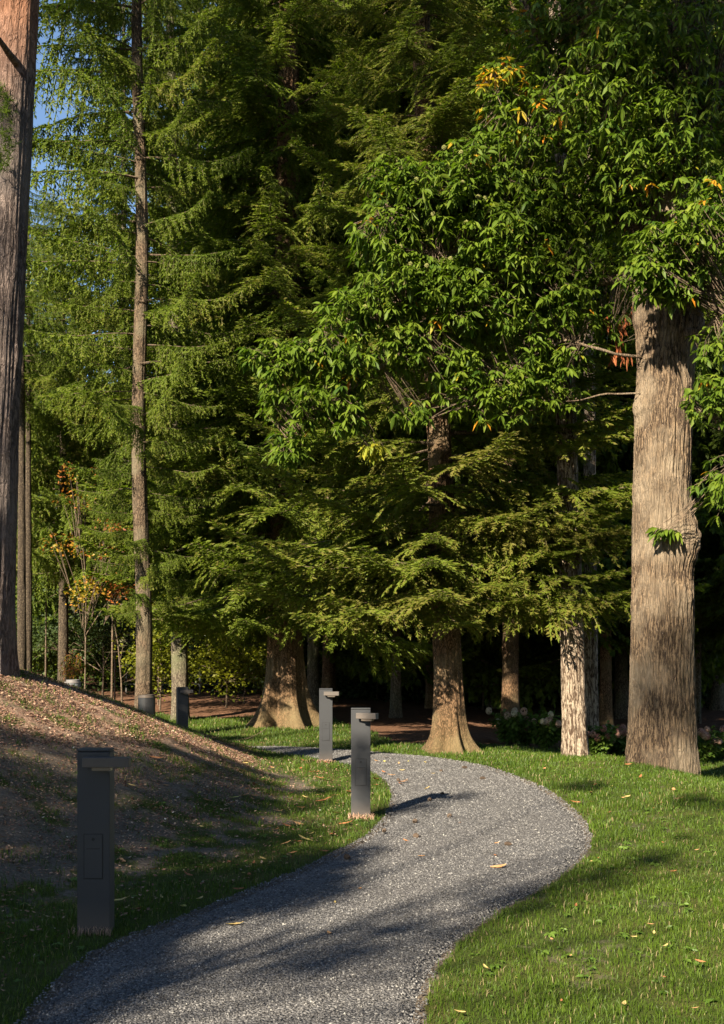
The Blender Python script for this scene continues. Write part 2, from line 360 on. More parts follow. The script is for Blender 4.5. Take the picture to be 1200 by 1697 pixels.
def build_ground():
    def axis(c, fine, n, far):
        u = np.linspace(-1, 1, n); k = 5.0
        return c + np.sinh(u * k) / np.sinh(k) * far * (1 - fine) + u * fine * far
    nx, ny = 440, 520
    xs = np.sort(np.concatenate([np.linspace(-7, 8, 330), -7 - np.geomspace(0.1, 400, 50), 8 + np.geomspace(0.1, 400, 50)]))
    ys = np.sort(np.concatenate([np.linspace(2, 30, 420), 2 - np.geomspace(0.1, 200, 35), 30 + np.geomspace(0.1, 600, 50)]))
    X, Y = np.meshgrid(xs, ys); x, y = X.ravel(), Y.ravel()
    d, g, mul, fl = masks(x, y)
    z = hgt(x, y) + 0.012 * fbm(x * 7, y * 7, o=2) * (d > 0.02)
    z = z + (0.016 * fbm(x * 11 + 3, y * 11, o=2) + .02 * vnoise(x * 3.1, y * 3.1)) * sstep(.05, .3, mound(x, y)) * (y < 19)
    z = z - 0.03 * sstep(0.0, -0.08, d)                                         # the bed under the gravel
    V = np.stack([x, y, z], 1); nxx = len(xs)
    i = np.arange(len(ys) - 1)[:, None] * nxx + np.arange(nxx - 1)[None, :]
    Q = np.stack([i, i + 1, i + 1 + nxx, i + nxx], -1).reshape(-1, 4)
    o = ob('ground', mesh('ground', V, [Q], [M['ground']], attr={'grass': g, 'mulch': mul, 'floor': fl}, smooth=True))
    tag(o, 'lawn, bare mound and forest floor', 'ground', kind='structure')
build_ground()

def crown_z(d): return 0.010 + 0.022 * sstep(0, 0.45, d)
def build_path():
    k = 15; t = np.linspace(0, 1, k)
    P = PL[:, None, :] * (1 - t)[None, :, None] + PR[:, None, :] * t[None, :, None]
    P = P.reshape(-1, 2); z = hgt(P[:, 0], P[:, 1]); tt = np.tile(t, 260)
    dd = -d_path(P[:, 0], P[:, 1]); z = z + crown_z(dd) - 0.05 * ((tt == 0) | (tt == 1))
    V = np.c_[P, z]
    i = np.arange(259)[:, None] * k + np.arange(k - 1)[None, :]
    Q = np.stack([i, i + 1, i + 1 + k, i + k], -1).reshape(-1, 4)
    o = ob('path', mesh('path', V, [Q], [M['gravel']], smooth=True))
    tag(o, 'curving dark grey gravel path', 'path', kind='structure')
    # loose stones
    n = 230000; x = U(-3.5, 3.0, n); y = 3.6 + (18 - 3.6) * U(0, 1, n) ** 1.5
    keep = in_poly(x, y); x, y = x[keep], y[keep]
    e = U(0, 1, len(x)); n = len(x)
    s = U(0.003, 0.0072, n) * (1 + 0.05 * (y - 4)); z = hgt(x, y) + crown_z(-d_path(x, y)) + U(-0.002, 0.004, n)
    oct_ = np.array([(1, 0, 0), (0, 1, 0), (-1, 0, 0), (0, -1, 0), (0, 0, 1), (0, 0, -1)], float)
    V = oct_[None] * U(0.7, 1.3, (n, 6, 1)) + U(-0.25, 0.25, (n, 6, 3)); th = U(0, 6.28, n)
    c, sn = np.cos(th)[:, None], np.sin(th)[:, None]
    V = np.stack([V[..., 0] * c - V[..., 1] * sn, V[..., 0] * sn + V[..., 1] * c, V[..., 2] * 0.75], -1) * s[:, None, None]
    V = V + np.stack([x, y, z], 1)[:, None, :]
    F = np.array([(0, 1, 4), (1, 2, 4), (2, 3, 4), (3, 0, 4), (1, 0, 5), (2, 1, 5), (3, 2, 5), (0, 3, 5)])
    F = (F[None] + (np.arange(n) * 6)[:, None, None]).reshape(-1, 3)
    o = ob('gravel_stones', mesh('gravel_stones', V.reshape(-1, 3), [F], [M['gravelstone']], attr={'tint': np.repeat(e, 8)}))
    tag(o, 'loose grey gravel on the path', 'gravel', kind='stuff')
build_path()

# ------------------------------------------------------------------ grass
def blades(x, y, L, w, tint, lean=0.5, name='grass', matn='grass', zoff=0):
    n = len(x); z = hgt(x, y) + zoff; th = U(0, 6.283, n); ph = U(0, 6.283, n)
    k = np.array([0, 0.45, 1.0]); P = []
    bx, by = np.cos(ph) * L * lean * U(0.3, 1.3, n), np.sin(ph) * L * lean * U(0.3, 1.3, n)
    wx, wy = np.cos(th) * w * .5, np.sin(th) * w * .5
    hz_ = L * U(0.7, 1.0, n)
    p0 = np.stack([x - wx, y - wy, z - 0.01], 1); p1 = np.stack([x + wx, y + wy, z - 0.01], 1)
    mx, my, mz = x + bx * .3, y + by * .3, z + hz_ * .6
    p2 = np.stack([mx + wx * .8, my + wy * .8, mz], 1); p3 = np.stack([mx - wx * .8, my - wy * .8, mz], 1)
    p4 = np.stack([x + bx, y + by, z + hz_ * .95], 1)
    V = np.stack([p0, p1, p2, p3, p4], 1).reshape(-1, 3); b = np.arange(n)[:, None] * 5
    Q = b + np.array([[0, 1, 2, 3]]); T = b + np.array([[3, 2, 4]])
    me = mesh(name, V, [Q, T], [M[matn]], attr={'tint': np.r_[tint, tint]})
    return me
def build_grass():
    X, Y, L, Wd, T = [], [], [], [], []
    for (y0, y1, dens, w, ll) in ((3.0, 6.5, 5600, .0034, .037), (6.5, 9.5, 3900, .0042, .038), (9.5, 14, 2000, .0065, .05), (14, 20, 1200, .009, .055), (20, 27, 520, .013, .06)):
        x0, x1 = -0.36 * y1 - 1.8, 0.36 * y1 + 1.8; n = int(dens * (x1 - x0) * (y1 - y0))
        x = U(x0, x1, n); y = U(y0, y1, n); k = (np.abs(x) < 0.34 * y + 0.4) | ((np.abs(x) < 0.34 * y + 1.9) & (RS.rand(n) < .6)); x, y = x[k], y[k]
        d, g, mul, fl = masks(x, y)
        den = np.clip(g, 0, 1) ** 1.3 * np.clip(0.75 + 0.55 * fbm(x * 2.2, y * 2.2, o=3), 0.25, 1)
        den = np.where(x > 0.3, den, den * 0.9)
        k = (RS.rand(len(x)) < den) & (d > -0.02 + 0.03 * vnoise(x * 9, y * 9)) 
        x, y, g = x[k], y[k], g[k]; n = len(x)
        tall = 1 + 0.9 * np.clip(fbm(x * 5, y * 5, o=2), 0, 1) + 0.5 * (RS.rand(n) > 0.97)
        X.append(x); Y.append(y); L.append(ll * U(0.5, 1.15, n) * tall * (0.75 + 0.25 * g)); Wd.append(w * U(0.7, 1.3, n))
        t = 0.42 + 0.28 * fbm(x * 1.1, y * 1.1, o=3) + U(-0.28, 0.28, n); t = np.where(RS.rand(n) > 0.955, 1.0, np.clip(t, 0, 0.93)); T.append(t)
    x, y, L, Wd, T = map(np.concatenate, (X, Y, L, Wd, T)); print('grass', len(x))
    tag(ob('grass', blades(x, y, L, Wd, T)), 'short lawn grass on both sides of the path', 'grass', kind='stuff')
build_grass()
def build_tufts():
    n = 900; y = U(5, 16, n); x = U(-6, 0.2, n); mh = mound(x, y); _, b = mound_ab(x, y); d = d_path(x, y)
    k = (mh > .04) & (d > .25) & (b < .8) & (np.abs(x) < .34 * y + .3) & (vnoise(x * 2.1, y * 2.1) > -.05); x, y = x[k], y[k]
    X = np.repeat(x, 14) + RS.normal(0, .035, len(x) * 14); Y = np.repeat(y, 14) + RS.normal(0, .035, len(x) * 14); m = len(X)
    tag(ob('grass_tufts', blades(X, Y, U(.03, .09, m), U(.003, .006, m), np.clip(np.repeat(U(.2, 1.0, len(x)), 14) + U(-.2, .1, m), 0, 1), .9, 'grass_tufts')), 'thin grass tufts sprouting on the bare mound', 'grass', kind='stuff')
build_tufts()
def build_weeds():
    n = 1500; y = U(4, 15, n); x = U(-2.5, 5.5, n); d, g, mul, fl = masks(x, y); k = (g > .6) & (d > .08) & (np.abs(x) < .34 * y + .3) & (vnoise(x * 1.3, y * 1.3) > -.1); x, y = x[k], y[k]
    P, D, L, T = [], [], [], []
    for a, b_ in zip(x, y):
        m = RS.randint(4, 9); sz = RS.uniform(.02, .05); t0 = RS.uniform(.1, .8)
        for j in range(m):
            th = j * 2.4 + a * 9; P.append((a, b_, hz(a, b_) + .012)); D.append((math.cos(th), math.sin(th), RS.uniform(.25, .8))); L.append(sz * RS.uniform(.7, 1.3)); T.append(t0 + RS.uniform(-.1, .1))
    P, D, L, T = map(np.array, (P, D, L, T)); V, F, t = leaf_batch(P, D, L, L * .42, np.clip(T, 0, 1), droop=.5)
    tag(ob('weeds', mesh('weeds', V, [F], [M['hydleaf']], attr={'tint': t})), 'small broad leaved weeds and clover in the lawn', 'weeds', kind='stuff')
def build_mulch():
    n = 280000; y = 4 + 15 * U(0, 1, n) ** 1.2; x = U(-6.5, 0.4, n)
    d, g, mul, fl = masks(x, y); mh = mound(x, y); _, b = mound_ab(x, y)
    k = (RS.rand(n) < (sstep(0.02, 0.2, mh) * (0.30 + 0.70 * mul) * (1 + .5 * vnoise(x * 3, y * 3)) + 0.06)) & (d > 0.15) & (b < 1.0) & (np.abs(x) < 0.34 * y + 0.4); x, y, mul = x[k], y[k], mul[k]; n = len(x)
    s = U(0.006, 0.017, n); ar = U(0.25, 0.8, n); th = U(0, 6.28, n)
    dx, dy = np.cos(th), np.sin(th); z = hgt(x, y)
    ax = np.stack([dx, dy, 0.45 * U(-1, 1, n)], 1) * s[:, None]; bx = np.stack([-dy, dx, 0.5 * U(-1, 1, n)], 1) * (s * ar)[:, None]
    c = np.stack([x, y, z + 0.008 + U(0, 0.012, n)], 1)
    V = np.stack([c - ax, c - bx * U(.6, 1.2, (n, 1)), c + ax, c + bx * U(.6, 1.2, (n, 1)), c - [0, 0, 0.006]], 1).reshape(-1, 3)
    bq = np.arange(n)[:, None] * 5
    F = np.concatenate([bq + np.array([[0, 1, 2, 3]])])
    T = np.concatenate([bq + np.array([[1, 0, 4]]), bq + np.array([[2, 1, 4]])])
    t = np.clip(RS.rand(n) * 0.93, 0, 1); t = np.where(RS.rand(n) > 0.99, 1, t)
    tag(ob('bark_mulch', mesh('bark_mulch', V, [F, T], [M['chips']], attr={'tint': np.r_[t, t, t]})), 'brown bark mulch and crumbs strewn over the mound', 'mulch', kind='stuff')
    print('chips', n)
build_mulch()

# ------------------------------------------------------------------ trunks
def trunk(P, R, seg=64, dz=0.05, flare=(0.0, 0.5, 0), ridge=0.02, rs=7, burls=(), seed=0, vs=0.8):
    """P: (k,3) axis points, R radii; flare=(amount, height, lobes)"""
    P = np.asarray(P, float); R = np.asarray(R, float)
    z = np.arange(P[0, 2], P[-1, 2], dz); n = len(z)
    cx, cy, r = (np.interp(z, P[:, 2], c) for c in (P[:, 0], P[:, 1], R))
    th = np.linspace(0, 2 * np.pi, seg, endpoint=False)
    TH, Z = np.meshgrid(th, z); r = np.repeat(r[:, None], seg, 1)
    ct, st = np.cos(TH), np.sin(TH)
    if flare[0]:
        f = np.exp(-np.maximum(Z, 0) / flare[1])
        lob = 1 + (0.42 * np.cos(TH * flare[2] + seed + 0.6 * np.sin(TH * 2 + seed)) + 0.2 * np.cos(TH * (flare[2] * 2 + 1) + 2 * seed)) * (flare[2] > 0)
        r = r + flare[0] * f * lob
        r = r + 0.10 * flare[0] * np.exp(-Z / (3 * flare[1])) * np.cos(TH * flare[2] + seed) * (flare[2] > 0)
    r0 = r.copy(); rr = r.mean()
    wv = .25 * vnoise(ct * 2 + seed, st * 2, Z * 1.7)
    rg = 1 - 2.2 * np.abs(vnoise(ct * rs + seed * 3 + wv * rs * .3, st * rs + wv * rs * .3, Z * vs)) + .4 * vnoise(ct * rs * 2.3, st * rs * 2.3 + seed, Z * vs * 3)
    r = r + ridge * rg * .6 + 0.35 * rr * 0.12 * fbm(ct * 1.3 + seed, st * 1.3, Z * 0.5, 2)
    for (bz, bth, ba, bw) in burls:
        dd = np.angle(np.exp(1j * (TH - bth))) * r0
        q = np.sqrt(dd ** 2 + (Z - bz) ** 2) / bw
        r = r + ba * np.exp(-q ** 2) * (1 + 0.15 * np.cos(q * 9))
    V = np.stack([cx[:, None] + r * ct, cy[:, None] + r * st, Z], -1).reshape(-1, 3)
    i = np.arange(n - 1)[:, None] * seg; j = np.arange(seg)[None, :]; k = (j + 1) % seg
    Q = np.stack([i + j, i + k, i + seg + k, i + seg + j], -1).reshape(-1, 4)
    return V, Q

# ------------------------------------------------------------------ spruce sprays
def norm(v): return v / (np.linalg.norm(v, axis=-1, keepdims=True) + 1e-9)
def spray(L=3.0, seed=0, hang=0.0, sag=0.25, tip=0.2, sp=0.06, sub=0.05, w=0.031, bare=0.12, dens=1.0):
    """a conifer branch pointing along +X. returns quad verts (n,4,3), shoot shade, wood V,Q"""
    rs = np.random.RandomState(seed); B, D, LN, SH = [], [], [], []
    def ax(t): return np.array([L * t, 0.05 * L * math.sin(t * 5 + seed), L * (-sag * t * t * (1.6 - t) + tip * max(0, t - 0.55) ** 1.5)])
    wood = [tube(np.array([ax(t) for t in np.linspace(0, 0.97, 9)]), np.linspace(0.012 * L / 1.5, 0.004, 9), 4)]
    wn = len(wood[0][0])
    tpos = bare + 0.0
    while tpos < 1.0:
        p = ax(tpos); tan = norm(ax(min(1.02, tpos + .02)) - ax(tpos - .02))
        for side in (-1, 1):
            if rs.rand() > dens * (0.45 if tpos < 0.25 else 0.93): continue
            bl = (0.40 * L * min(1, (tpos + .1) / .4) * (1 - tpos) ** 0.8 + 0.10) * rs.uniform(.45, 1.2)
            an = math.radians(rs.uniform(42, 70)); lat = np.array([-tan[1], tan[0], 0]); lat /= np.linalg.norm(lat) + 1e-9
            d0 = norm(tan * math.cos(an) + lat * side * math.sin(an) + np.array([0, 0, rs.uniform(-.15, .15)]))
            n = max(2, int(bl / sub)); s = (np.arange(n) + .5) * sub
            hg = hang * rs.uniform(.5, 1.2)
            if hang > 0:   # strand bends over and hangs straight down
                k = np.minimum(s / 0.16, 1)[:, None]; dirs = norm(d0[None] * (1 - 0.93 * k * min(1, hg)) + np.array([0, 0, -1.0]) * k * hg + rs.normal(0, .05, (n, 3)))
            else:
                dirs = norm(d0[None] + np.array([0, 0, -1.0]) * (s[:, None] * rs.uniform(.4, 1.9)) + rs.normal(0, .08, (n, 3)))
            pts = p + np.cumsum(dirs * sub, 0) - dirs * sub
            if n > 2:
                tv, tq = tube(pts[::max(1, n // 3)], 0.0035, 3) if len(pts[::max(1, n // 3)]) > 1 else (None, None)
                if tv is not None: wood.append((tv, tq + wn)); wn += len(tv)
            end = s / bl
            for q in range(n):
                dd = dirs[q]; lt = norm(np.cross(dd, [0, 0, 1.0]) + 1e-6) if abs(dd[2]) < .9 else norm(np.array([math.cos(seed + q), math.sin(seed + q), 0]))
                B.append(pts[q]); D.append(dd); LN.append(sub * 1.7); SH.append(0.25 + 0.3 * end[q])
                for sd in (-1, 1):
                    if rs.rand() < .85:
                        a2 = rs.uniform(.6, 1.05)
                        B.append(pts[q]); D.append(norm(dd * math.cos(a2) + lt * sd * math.sin(a2) + rs.normal(0, .12, 3)))
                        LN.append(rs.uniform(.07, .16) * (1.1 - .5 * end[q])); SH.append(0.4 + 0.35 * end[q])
        tpos += sp / L * rs.uniform(.7, 1.3)
    B = np.array(B); D = np.array(D); LN = np.array(LN)[:, None]; SH = np.array(SH); n = len(B)
    upv = norm(np.array([0, 0, 0.5]) + rs.normal(0, 1.0, (n, 3)))
    S_ = norm(np.cross(D, upv)); up2 = np.cross(S_, D); ww = w * rs.uniform(.6, 1.25, (n, 1)) * .5
    Qv = np.stack([B, B + D * LN * .45 + S_ * ww - up2 * .003, B + D * LN + up2 * .006, B + D * LN * .5 - S_ * ww - up2 * .003], 1)
    return Qv, SH, np.concatenate([a for a, _ in wood]), np.concatenate([b for _, b in wood])
FLAT = [spray(3.0, s, 0, sg, tp) for s, sg, tp in ((1, .20, .5), (2, .28, .4), (3, .14, .3))]
HANG = [spray(2.6, s, hg, sg, tp, sp=.065) for s, hg, sg, tp in ((11, 1.1, .22, .3), (12, .9, .30, .5), (13, 1.3, .15, .2))]
FAR = [spray(3.0, s, hg, .22, .4, sp=.10, sub=.085, w=.085) for s, hg in ((21, 0), (22, .5), (23, .9))]

def rotm(az, pitch, roll):
    ca, sa, cp, sp_, cr, sr = math.cos(az), math.sin(az), math.cos(pitch), math.sin(pitch), math.cos(roll), math.sin(roll)
    Rz = np.array([[ca, -sa, 0], [sa, ca, 0], [0, 0, 1]]); Ry = np.array([[cp, 0, -sp_], [0, 1, 0], [sp_, 0, cp]])
    Rx = np.array([[1, 0, 0], [0, cr, -sr], [0, sr, cr]]); return Rz @ Ry @ Rx
class Crown:
    def __init__(s): s.Q = []; s.T = []; s.WV = []; s.WQ = []; s.nw = 0
    def add(s, tpl, base, L, az, pitch, roll=0, tint=0.0, Lt=3.0, zs=1.0):
        Qv, SH, wv, wq = tpl; k = L / Lt; R = rotm(az, pitch, roll)
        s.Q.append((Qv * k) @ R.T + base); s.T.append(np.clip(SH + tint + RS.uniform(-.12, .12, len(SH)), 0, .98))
        s.WV.append((wv * k) @ R.T + base); s.WQ.append(wq + s.nw); s.nw += len(wv)
    def mesh(s, name, lm, wm):
        Q = np.concatenate(s.Q).reshape(-1, 3); T = np.concatenate(s.T); nf = len(T)
        F = np.arange(nf * 4).reshape(-1, 4); WV = np.concatenate(s.WV); WQ = np.concatenate(s.WQ) + len(Q)
        return mesh(name, np.concatenate([Q, WV]), [F, WQ], [lm, wm], np.r_[np.zeros(nf), np.ones(len(WQ))], {'tint': np.r_[T, np.zeros(len(WQ))]})

def crown(z0, z1, Lf, tpls, n, seed, axis=None, pitch=(-.25, .1), tint=0.0, Lt=3.0, keep=None, extra=()):
    rs = np.random.RandomState(seed); C = Crown(); az = rs.rand() * 6
    for i in range(n):
        t = (i + rs.rand()) / n; z = z0 + (z1 - z0) * t; az += 2.399 + rs.normal(0, .35)
        L = Lf(z) * rs.uniform(.7, 1.15)
        if keep is not None and not keep(z, az % (2 * math.pi), rs): continue
        b = np.array([0, 0, z]) if axis is None else axis(z)
        C.add(tpls[rs.randint(len(tpls))], b, L, az, rs.uniform(*pitch), rs.normal(0, .15), tint + rs.normal(0, .10), Lt)
    for (z, azd, L, pt, k) in extra:
        b = np.array([0, 0, z]) if axis is None else axis(z)
        C.add(tpls[k % len(tpls)], b, L, math.radians(azd), math.radians(pt), 0, tint, Lt)
    return C

def spruce(label, x, y, tpts, R, crownmesh, barkm, seg=48, flare=(0.1, .35, 5), ridge=.012, name='spruce_tree', cat='spruce', group=None, seed=1, rs=6, sz=1.0, rz=0.0, trunkmesh=None, burls=(), dz=.05):
    z = hz(x, y) ; t = thing(name, label, cat, (x, y, z - .04), rz, group)
    if trunkmesh is None:
        V, Q = trunk(tpts, R, seg, dz, flare, ridge, rs, burls, seed); trunkmesh = mesh('trunk', V, [Q], [barkm], smooth=True)
    ob('trunk', trunkmesh, t)
    if crownmesh is not None: ob('crown', crownmesh, t)
    return t

def dist_down(z0, z1, Lmax, Ltop=.6, k=1.0):
    return lambda z: Ltop + (Lmax - Ltop) * (1 - min(1, max(0, (z - z0) / (z1 - z0)))) ** k

# centre spruce (nearest) -------------------------------------------------
def px2x(px, Y): return (px - 600) / FPX * Y
Y5 = 17.0; X5 = px2x(747, Y5)
ax5 = lambda z: np.array([-0.034 * z - .0006 * z * z, 0, z])
T5 = [(0, 0, 0)] + [tuple(ax5(z)) for z in (1, 4, 8, 12, 18, 24)]
def keep5(z, az, rs):
    front = math.sin(az) < -0.1
    if 4.2 < z < 5.4 and front: return rs.rand() < 0.3
    return True
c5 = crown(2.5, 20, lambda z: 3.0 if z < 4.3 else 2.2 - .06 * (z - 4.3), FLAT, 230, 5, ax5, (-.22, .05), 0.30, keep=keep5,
           extra=[(2.7, 200, 3.1, -5, 0), (2.6, 235, 2.6, -8, 1), (2.5, 180, 2.9, -2, 2), (2.9, 215, 3.3, 0, 0), (3.3, 190, 3.4, 4, 1), (3.6, 225, 2.9, 0, 2),
                  (2.5, 305, 2.2, -6, 0), (2.6, 335, 2.6, -6, 1), (2.9, 355, 2.9, -3, 2), (3.2, 320, 2.7, -2, 0), (3.7, 345, 2.8, 2, 1), (3.9, 10, 2.8, 4, 2), (2.4, 275, 2.1, -10, 1), (3.3, 260, 2.4, -6, 2), (3.8, 205, 3.1, 8, 0), (4.1, 182, 2.9, 6, 2),
                  (2.7, 348, 3.3, -5, 0), (3.0, 5, 3.5, -2, 1), (3.3, 340, 3.3, 2, 2), (3.6, 15, 3.4, 3, 0), (2.5, 15, 2.9, -6, 2), (4.2, 352, 3.4, 5, 1), (4.8, 5, 3.3, 6, 0), (5.4, 345, 3.1, 5, 2), (3.0, 245, 2.8, -4, 0), (3.6, 290, 2.0, -4, 1),
                  (2.9, 170, 3.2, -5, 1), (3.2, 160, 3.3, 0, 2), (2.6, 215, 2.7, -9, 1), (3.1, 225, 3.1, -3, 2), (2.75, 290, 2.2, -8, 2), (4.6, 190, 3.0, 6, 0), (5.2, 200, 2.8, 6, 1), (6.0, 215, 2.8, 5, 2), (7, 260, 2.7, 0, 0), (7.4, 300, 2.7, 0, 1), (7.6, 262, 2.5, -4, 2), (8.2, 285, 2.6, -6, 0), (8.8, 250, 2.4, -4, 1), (9.2, 275, 2.5, -8, 2), (9.8, 290, 2.4, -6, 0), (10.3, 262, 2.3, -8, 1), (10.9, 280, 2.3, -8, 2), (11.5, 255, 2.2, -10, 0), (12, 285, 2.2, -12, 1),
                  (2.55, 333, 3.1, -3, 0), (2.9, 327, 3.0, -1, 1), (3.2, 336, 3.5, 0, 2), (3.6, 329, 3.3, 2, 0), (4.0, 334, 3.6, 3, 1), (4.4, 326, 3.2, 4, 2), (4.8, 335, 3.6, 4, 0), (5.2, 330, 3.3, 5, 1), (5.6, 337, 3.6, 6, 2), (6.2, 330, 3.4, 5, 0), (2.75, 339, 3.7, -2, 1), (3.4, 322, 2.8, 0, 2)])
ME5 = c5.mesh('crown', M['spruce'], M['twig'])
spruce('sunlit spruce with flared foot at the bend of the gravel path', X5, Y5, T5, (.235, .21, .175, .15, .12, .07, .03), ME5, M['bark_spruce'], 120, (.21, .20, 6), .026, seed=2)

# large dark spruce left, with the widest foot -------------------------------
Y4 = 22.5; X4 = px2x(472, Y4)
c4 = crown(2.3, 19, dist_down(2.3, 24, 3.9, .8, .8), FLAT + [HANG[1]], 290, 41, None, (-.25, .03), 0.14,
           extra=[(2.6, 200, 3.6, -6, 0), (2.8, 230, 3.2, -6, 1), (3.2, 180, 3.9, -2, 2), (2.5, 260, 2.8, -10, 0), (2.7, 300, 3.3, -8, 1), (3.0, 330, 3.2, -4, 2), (3.7, 190, 4.0, 2, 1), (3.4, 160, 3.8, 0, 0), (4.4, 205, 4.0, 2, 2), (4.9, 175, 4.2, 2, 0)])
ME4 = c4.mesh('crown', M['spruce'], M['twig'])
spruce('massive spruce with the widest buttressed foot, left of the two pale bollards', X4, Y4, [(0, 0, 0), (0, 0, 2), (.05, 0, 8), (.1, 0, 22)], (.36, .31, .24, .06), ME4, M['bark_spruce'], 140, (.36, .40, 5), .045, seed=6, rs=7)

# slim spruce rising behind the mound ----------------------------------------
Y2 = 19.5; X2 = px2x(236, Y2)
ax2 = lambda z: np.array([-.005 * z + .04 * math.sin(z * .9), 0, z])
def keep2(z, az, rs):
    if z < 4: return rs.rand() < .6
    if math.sin(az) < -.55: return rs.rand() < .65
    return True
EX2 = [(z, a, l, p, k) for z, a, l, p, k in ((8.2, 185, 2.7, 4, 0), (8.9, 172, 2.4, 6, 1), (9.6, 195, 2.9, 4, 2), (10.2, 180, 2.5, 8, 0), (10.8, 168, 2.8, 4, 1), (11.3, 190, 3.0, 6, 2), (11.9, 178, 2.7, 6, 0), (12.6, 186, 3.0, 2, 1), (13.3, 175, 3.0, -2, 2))]
c2 = crown(2.2, 16, lambda z: (1.0 + .18 * (z - 2.2) if z < 6 else 2.1 - .05 * (z - 6)), HANG, 160, 22, ax2, (-.1, .25), .12, 2.6, keep2, EX2)
ME2 = c2.mesh('crown', M['spruce'], M['twig'])
spruce('tall slim spruce with drooping curtains of twigs, trunk rising behind the mound', X2, Y2, [tuple(ax2(z)) for z in np.linspace(0, 19, 24)], np.linspace(.14, .052, 24), ME2, M['bark_slim'], 48, (.08, .3, 4), .014, seed=7)

# greyer spruce right of it
Y3 = 24.0; X3 = px2x(299, Y3)
ax3 = lambda z: np.array([-.014 * z, 0, z])
c3 = crown(3.6, 18, lambda z: 2.0 - .04 * z, HANG + [FLAT[1]], 150, 33, ax3, (-.15, .2), .08, 2.8)
ME3 = c3.mesh('crown', M['spruce'], M['twig'])
spruce('grey trunked spruce directly behind the farthest dark bollard', X3, Y3, [tuple(ax3(z)) for z in (0, 3, 8, 14, 20)], (.175, .16, .13, .09, .04), ME3, M['bark_grey'], 48, (.06, .3, 4), .012, seed=9)

# shared far crowns
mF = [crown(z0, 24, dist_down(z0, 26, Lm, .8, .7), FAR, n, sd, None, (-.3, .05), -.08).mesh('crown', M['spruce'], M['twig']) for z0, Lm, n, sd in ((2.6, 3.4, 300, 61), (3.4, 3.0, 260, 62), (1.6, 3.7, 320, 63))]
def plain_trunk(r, H, bark, seed, lean=0.0):
    V, Q = trunk([(0, 0, -.1), (lean * 3, 0, 3), (lean * H, 0, H)], (r, r * .88, r * .25), 32, .12, (r * .35, .3, 4), .010, 6, (), seed); return mesh('trunk', V, [Q], [bark], smooth=True)
far = [  # px, Y, radius, crown idx, bark, lean, label
    (519, 26.5, .14, 1, 'bark_grey', 0, 'slender grey trunk just right of the buttressed spruce, touching its foot'),
    (545, 29.5, .17, 0, 'bark_spruce', 0, 'brown spruce trunk seen directly above the smaller pale bollard'),
    (656, 25.0, .11, 1, 'bark_grey', 0, 'thin pale grey trunk alone in the dark gap above the nearer pale bollard'),
    (713, 28.5, .12, 2, 'bark_spruce', 0, 'thin trunk half hidden by the sunlit spruce, on its left'),
    (846, 23.5, .18, 0, 'bark_spruce', 0, 'brown spruce trunk standing behind the hydrangeas, left of the birches'),
    (1004, 25.0, .13, 1, 'bark_spruce', 0, 'slim brownish trunk between the birches and the thick chestnut'),
    (1030, 27.0, .16, 2, 'bark_grey', .03, 'mossy leaning trunk partly hidden by the left side of the thick chestnut'),
    (1156, 25.5, .07, 1, 'bark_grey', -.01, 'very thin dark trunk right of the thick chestnut'),
    (36, 22.5, .10, 1, 'bark_dark', 0, 'thin brown trunk right beside the leaning pine'),
    (47, 24.5, .09, 2, 'bark_dark', 0, 'second thin trunk from the leaning pine'),
]
MEs = crown(6.5, 10.8, dist_down(6, 11, 1.7, .4, .6), HANG, 60, 91, None, (-.1, .2), .0, 2.6).mesh('crown', M['spruce'], M['twig'])
for i, (px, Y, r, ci, bk, ln, lab) in enumerate(far):
    _t = spruce(lab, px2x(px, Y), Y, None, None, mF[ci], None, trunkmesh=plain_trunk(r, 22, M[bk], i + 3, ln), rz=i * 1.3, group='trunks of the wood behind the lawn')
    if px < 60:
        for c_ in _t.children:
            if c_.name.startswith('crown'): c_.data = MEs
            else: c_.scale = (1, 1, .5)
deep = [(285, 31, 2), (420, 33, 0), (600, 34, 2), (760, 36, 0), (820, 31, 1), (930, 33, 2), (1090, 34, 0), (1190, 30, 2), (1240, 24, 0), (330, 36, 1), (500, 38, 2), (690, 41, 0), (1010, 40, 1)]
tiny = spruce('short dark spruce in the wood behind the leaning pine and the weeping spruce', px2x(120, 32), 32, [(0, 0, 0), (0, 0, 11.5)], (.14, .03), crown(.8, 11.2, dist_down(.8, 12, 2.4, .3, .8), FAR, 170, 88, None, (-.3, 0), -.1).mesh('crown', M['spruce'], M['twig']), M['bark_grey'], 24, (.05, .3, 4), .01, dz=.2)
for i, (px, Y, ci) in enumerate(deep):
    spruce('dark spruce deep in the wood, lost among its neighbours', px2x(px, Y), Y, None, None, mF[ci], None, trunkmesh=None if False else DT, rz=i * 2.1, group='dark spruces deep in the wood') if i else globals().__setitem__('DT', plain_trunk(.17, 22, M['bark_grey'], 77))
i = 0; spruce('dark spruce deep in the wood, lost among its neighbours', px2x(205, 37), 37, None, None, mF[1], None, trunkmesh=DT, group='dark spruces deep in the wood')

# weeping spruce at the left with the sky above it
c7 = crown(3.2, 12.2, dist_down(4, 13, 2.6, .4, .6), HANG, 190, 71, None, (-.1, .25), .16, 2.6)
ME7 = c7.mesh('crown', M['spruce'], M['twig'])
spruce('pale green weeping spruce at the left with blue sky above', px2x(105, 27), 27, [(0, 0, 0), (0, 0, 11.6)], (.13, .02), ME7, M['bark_dark'], 32, (.05, .3, 4), .01, seed=5, dz=.1)

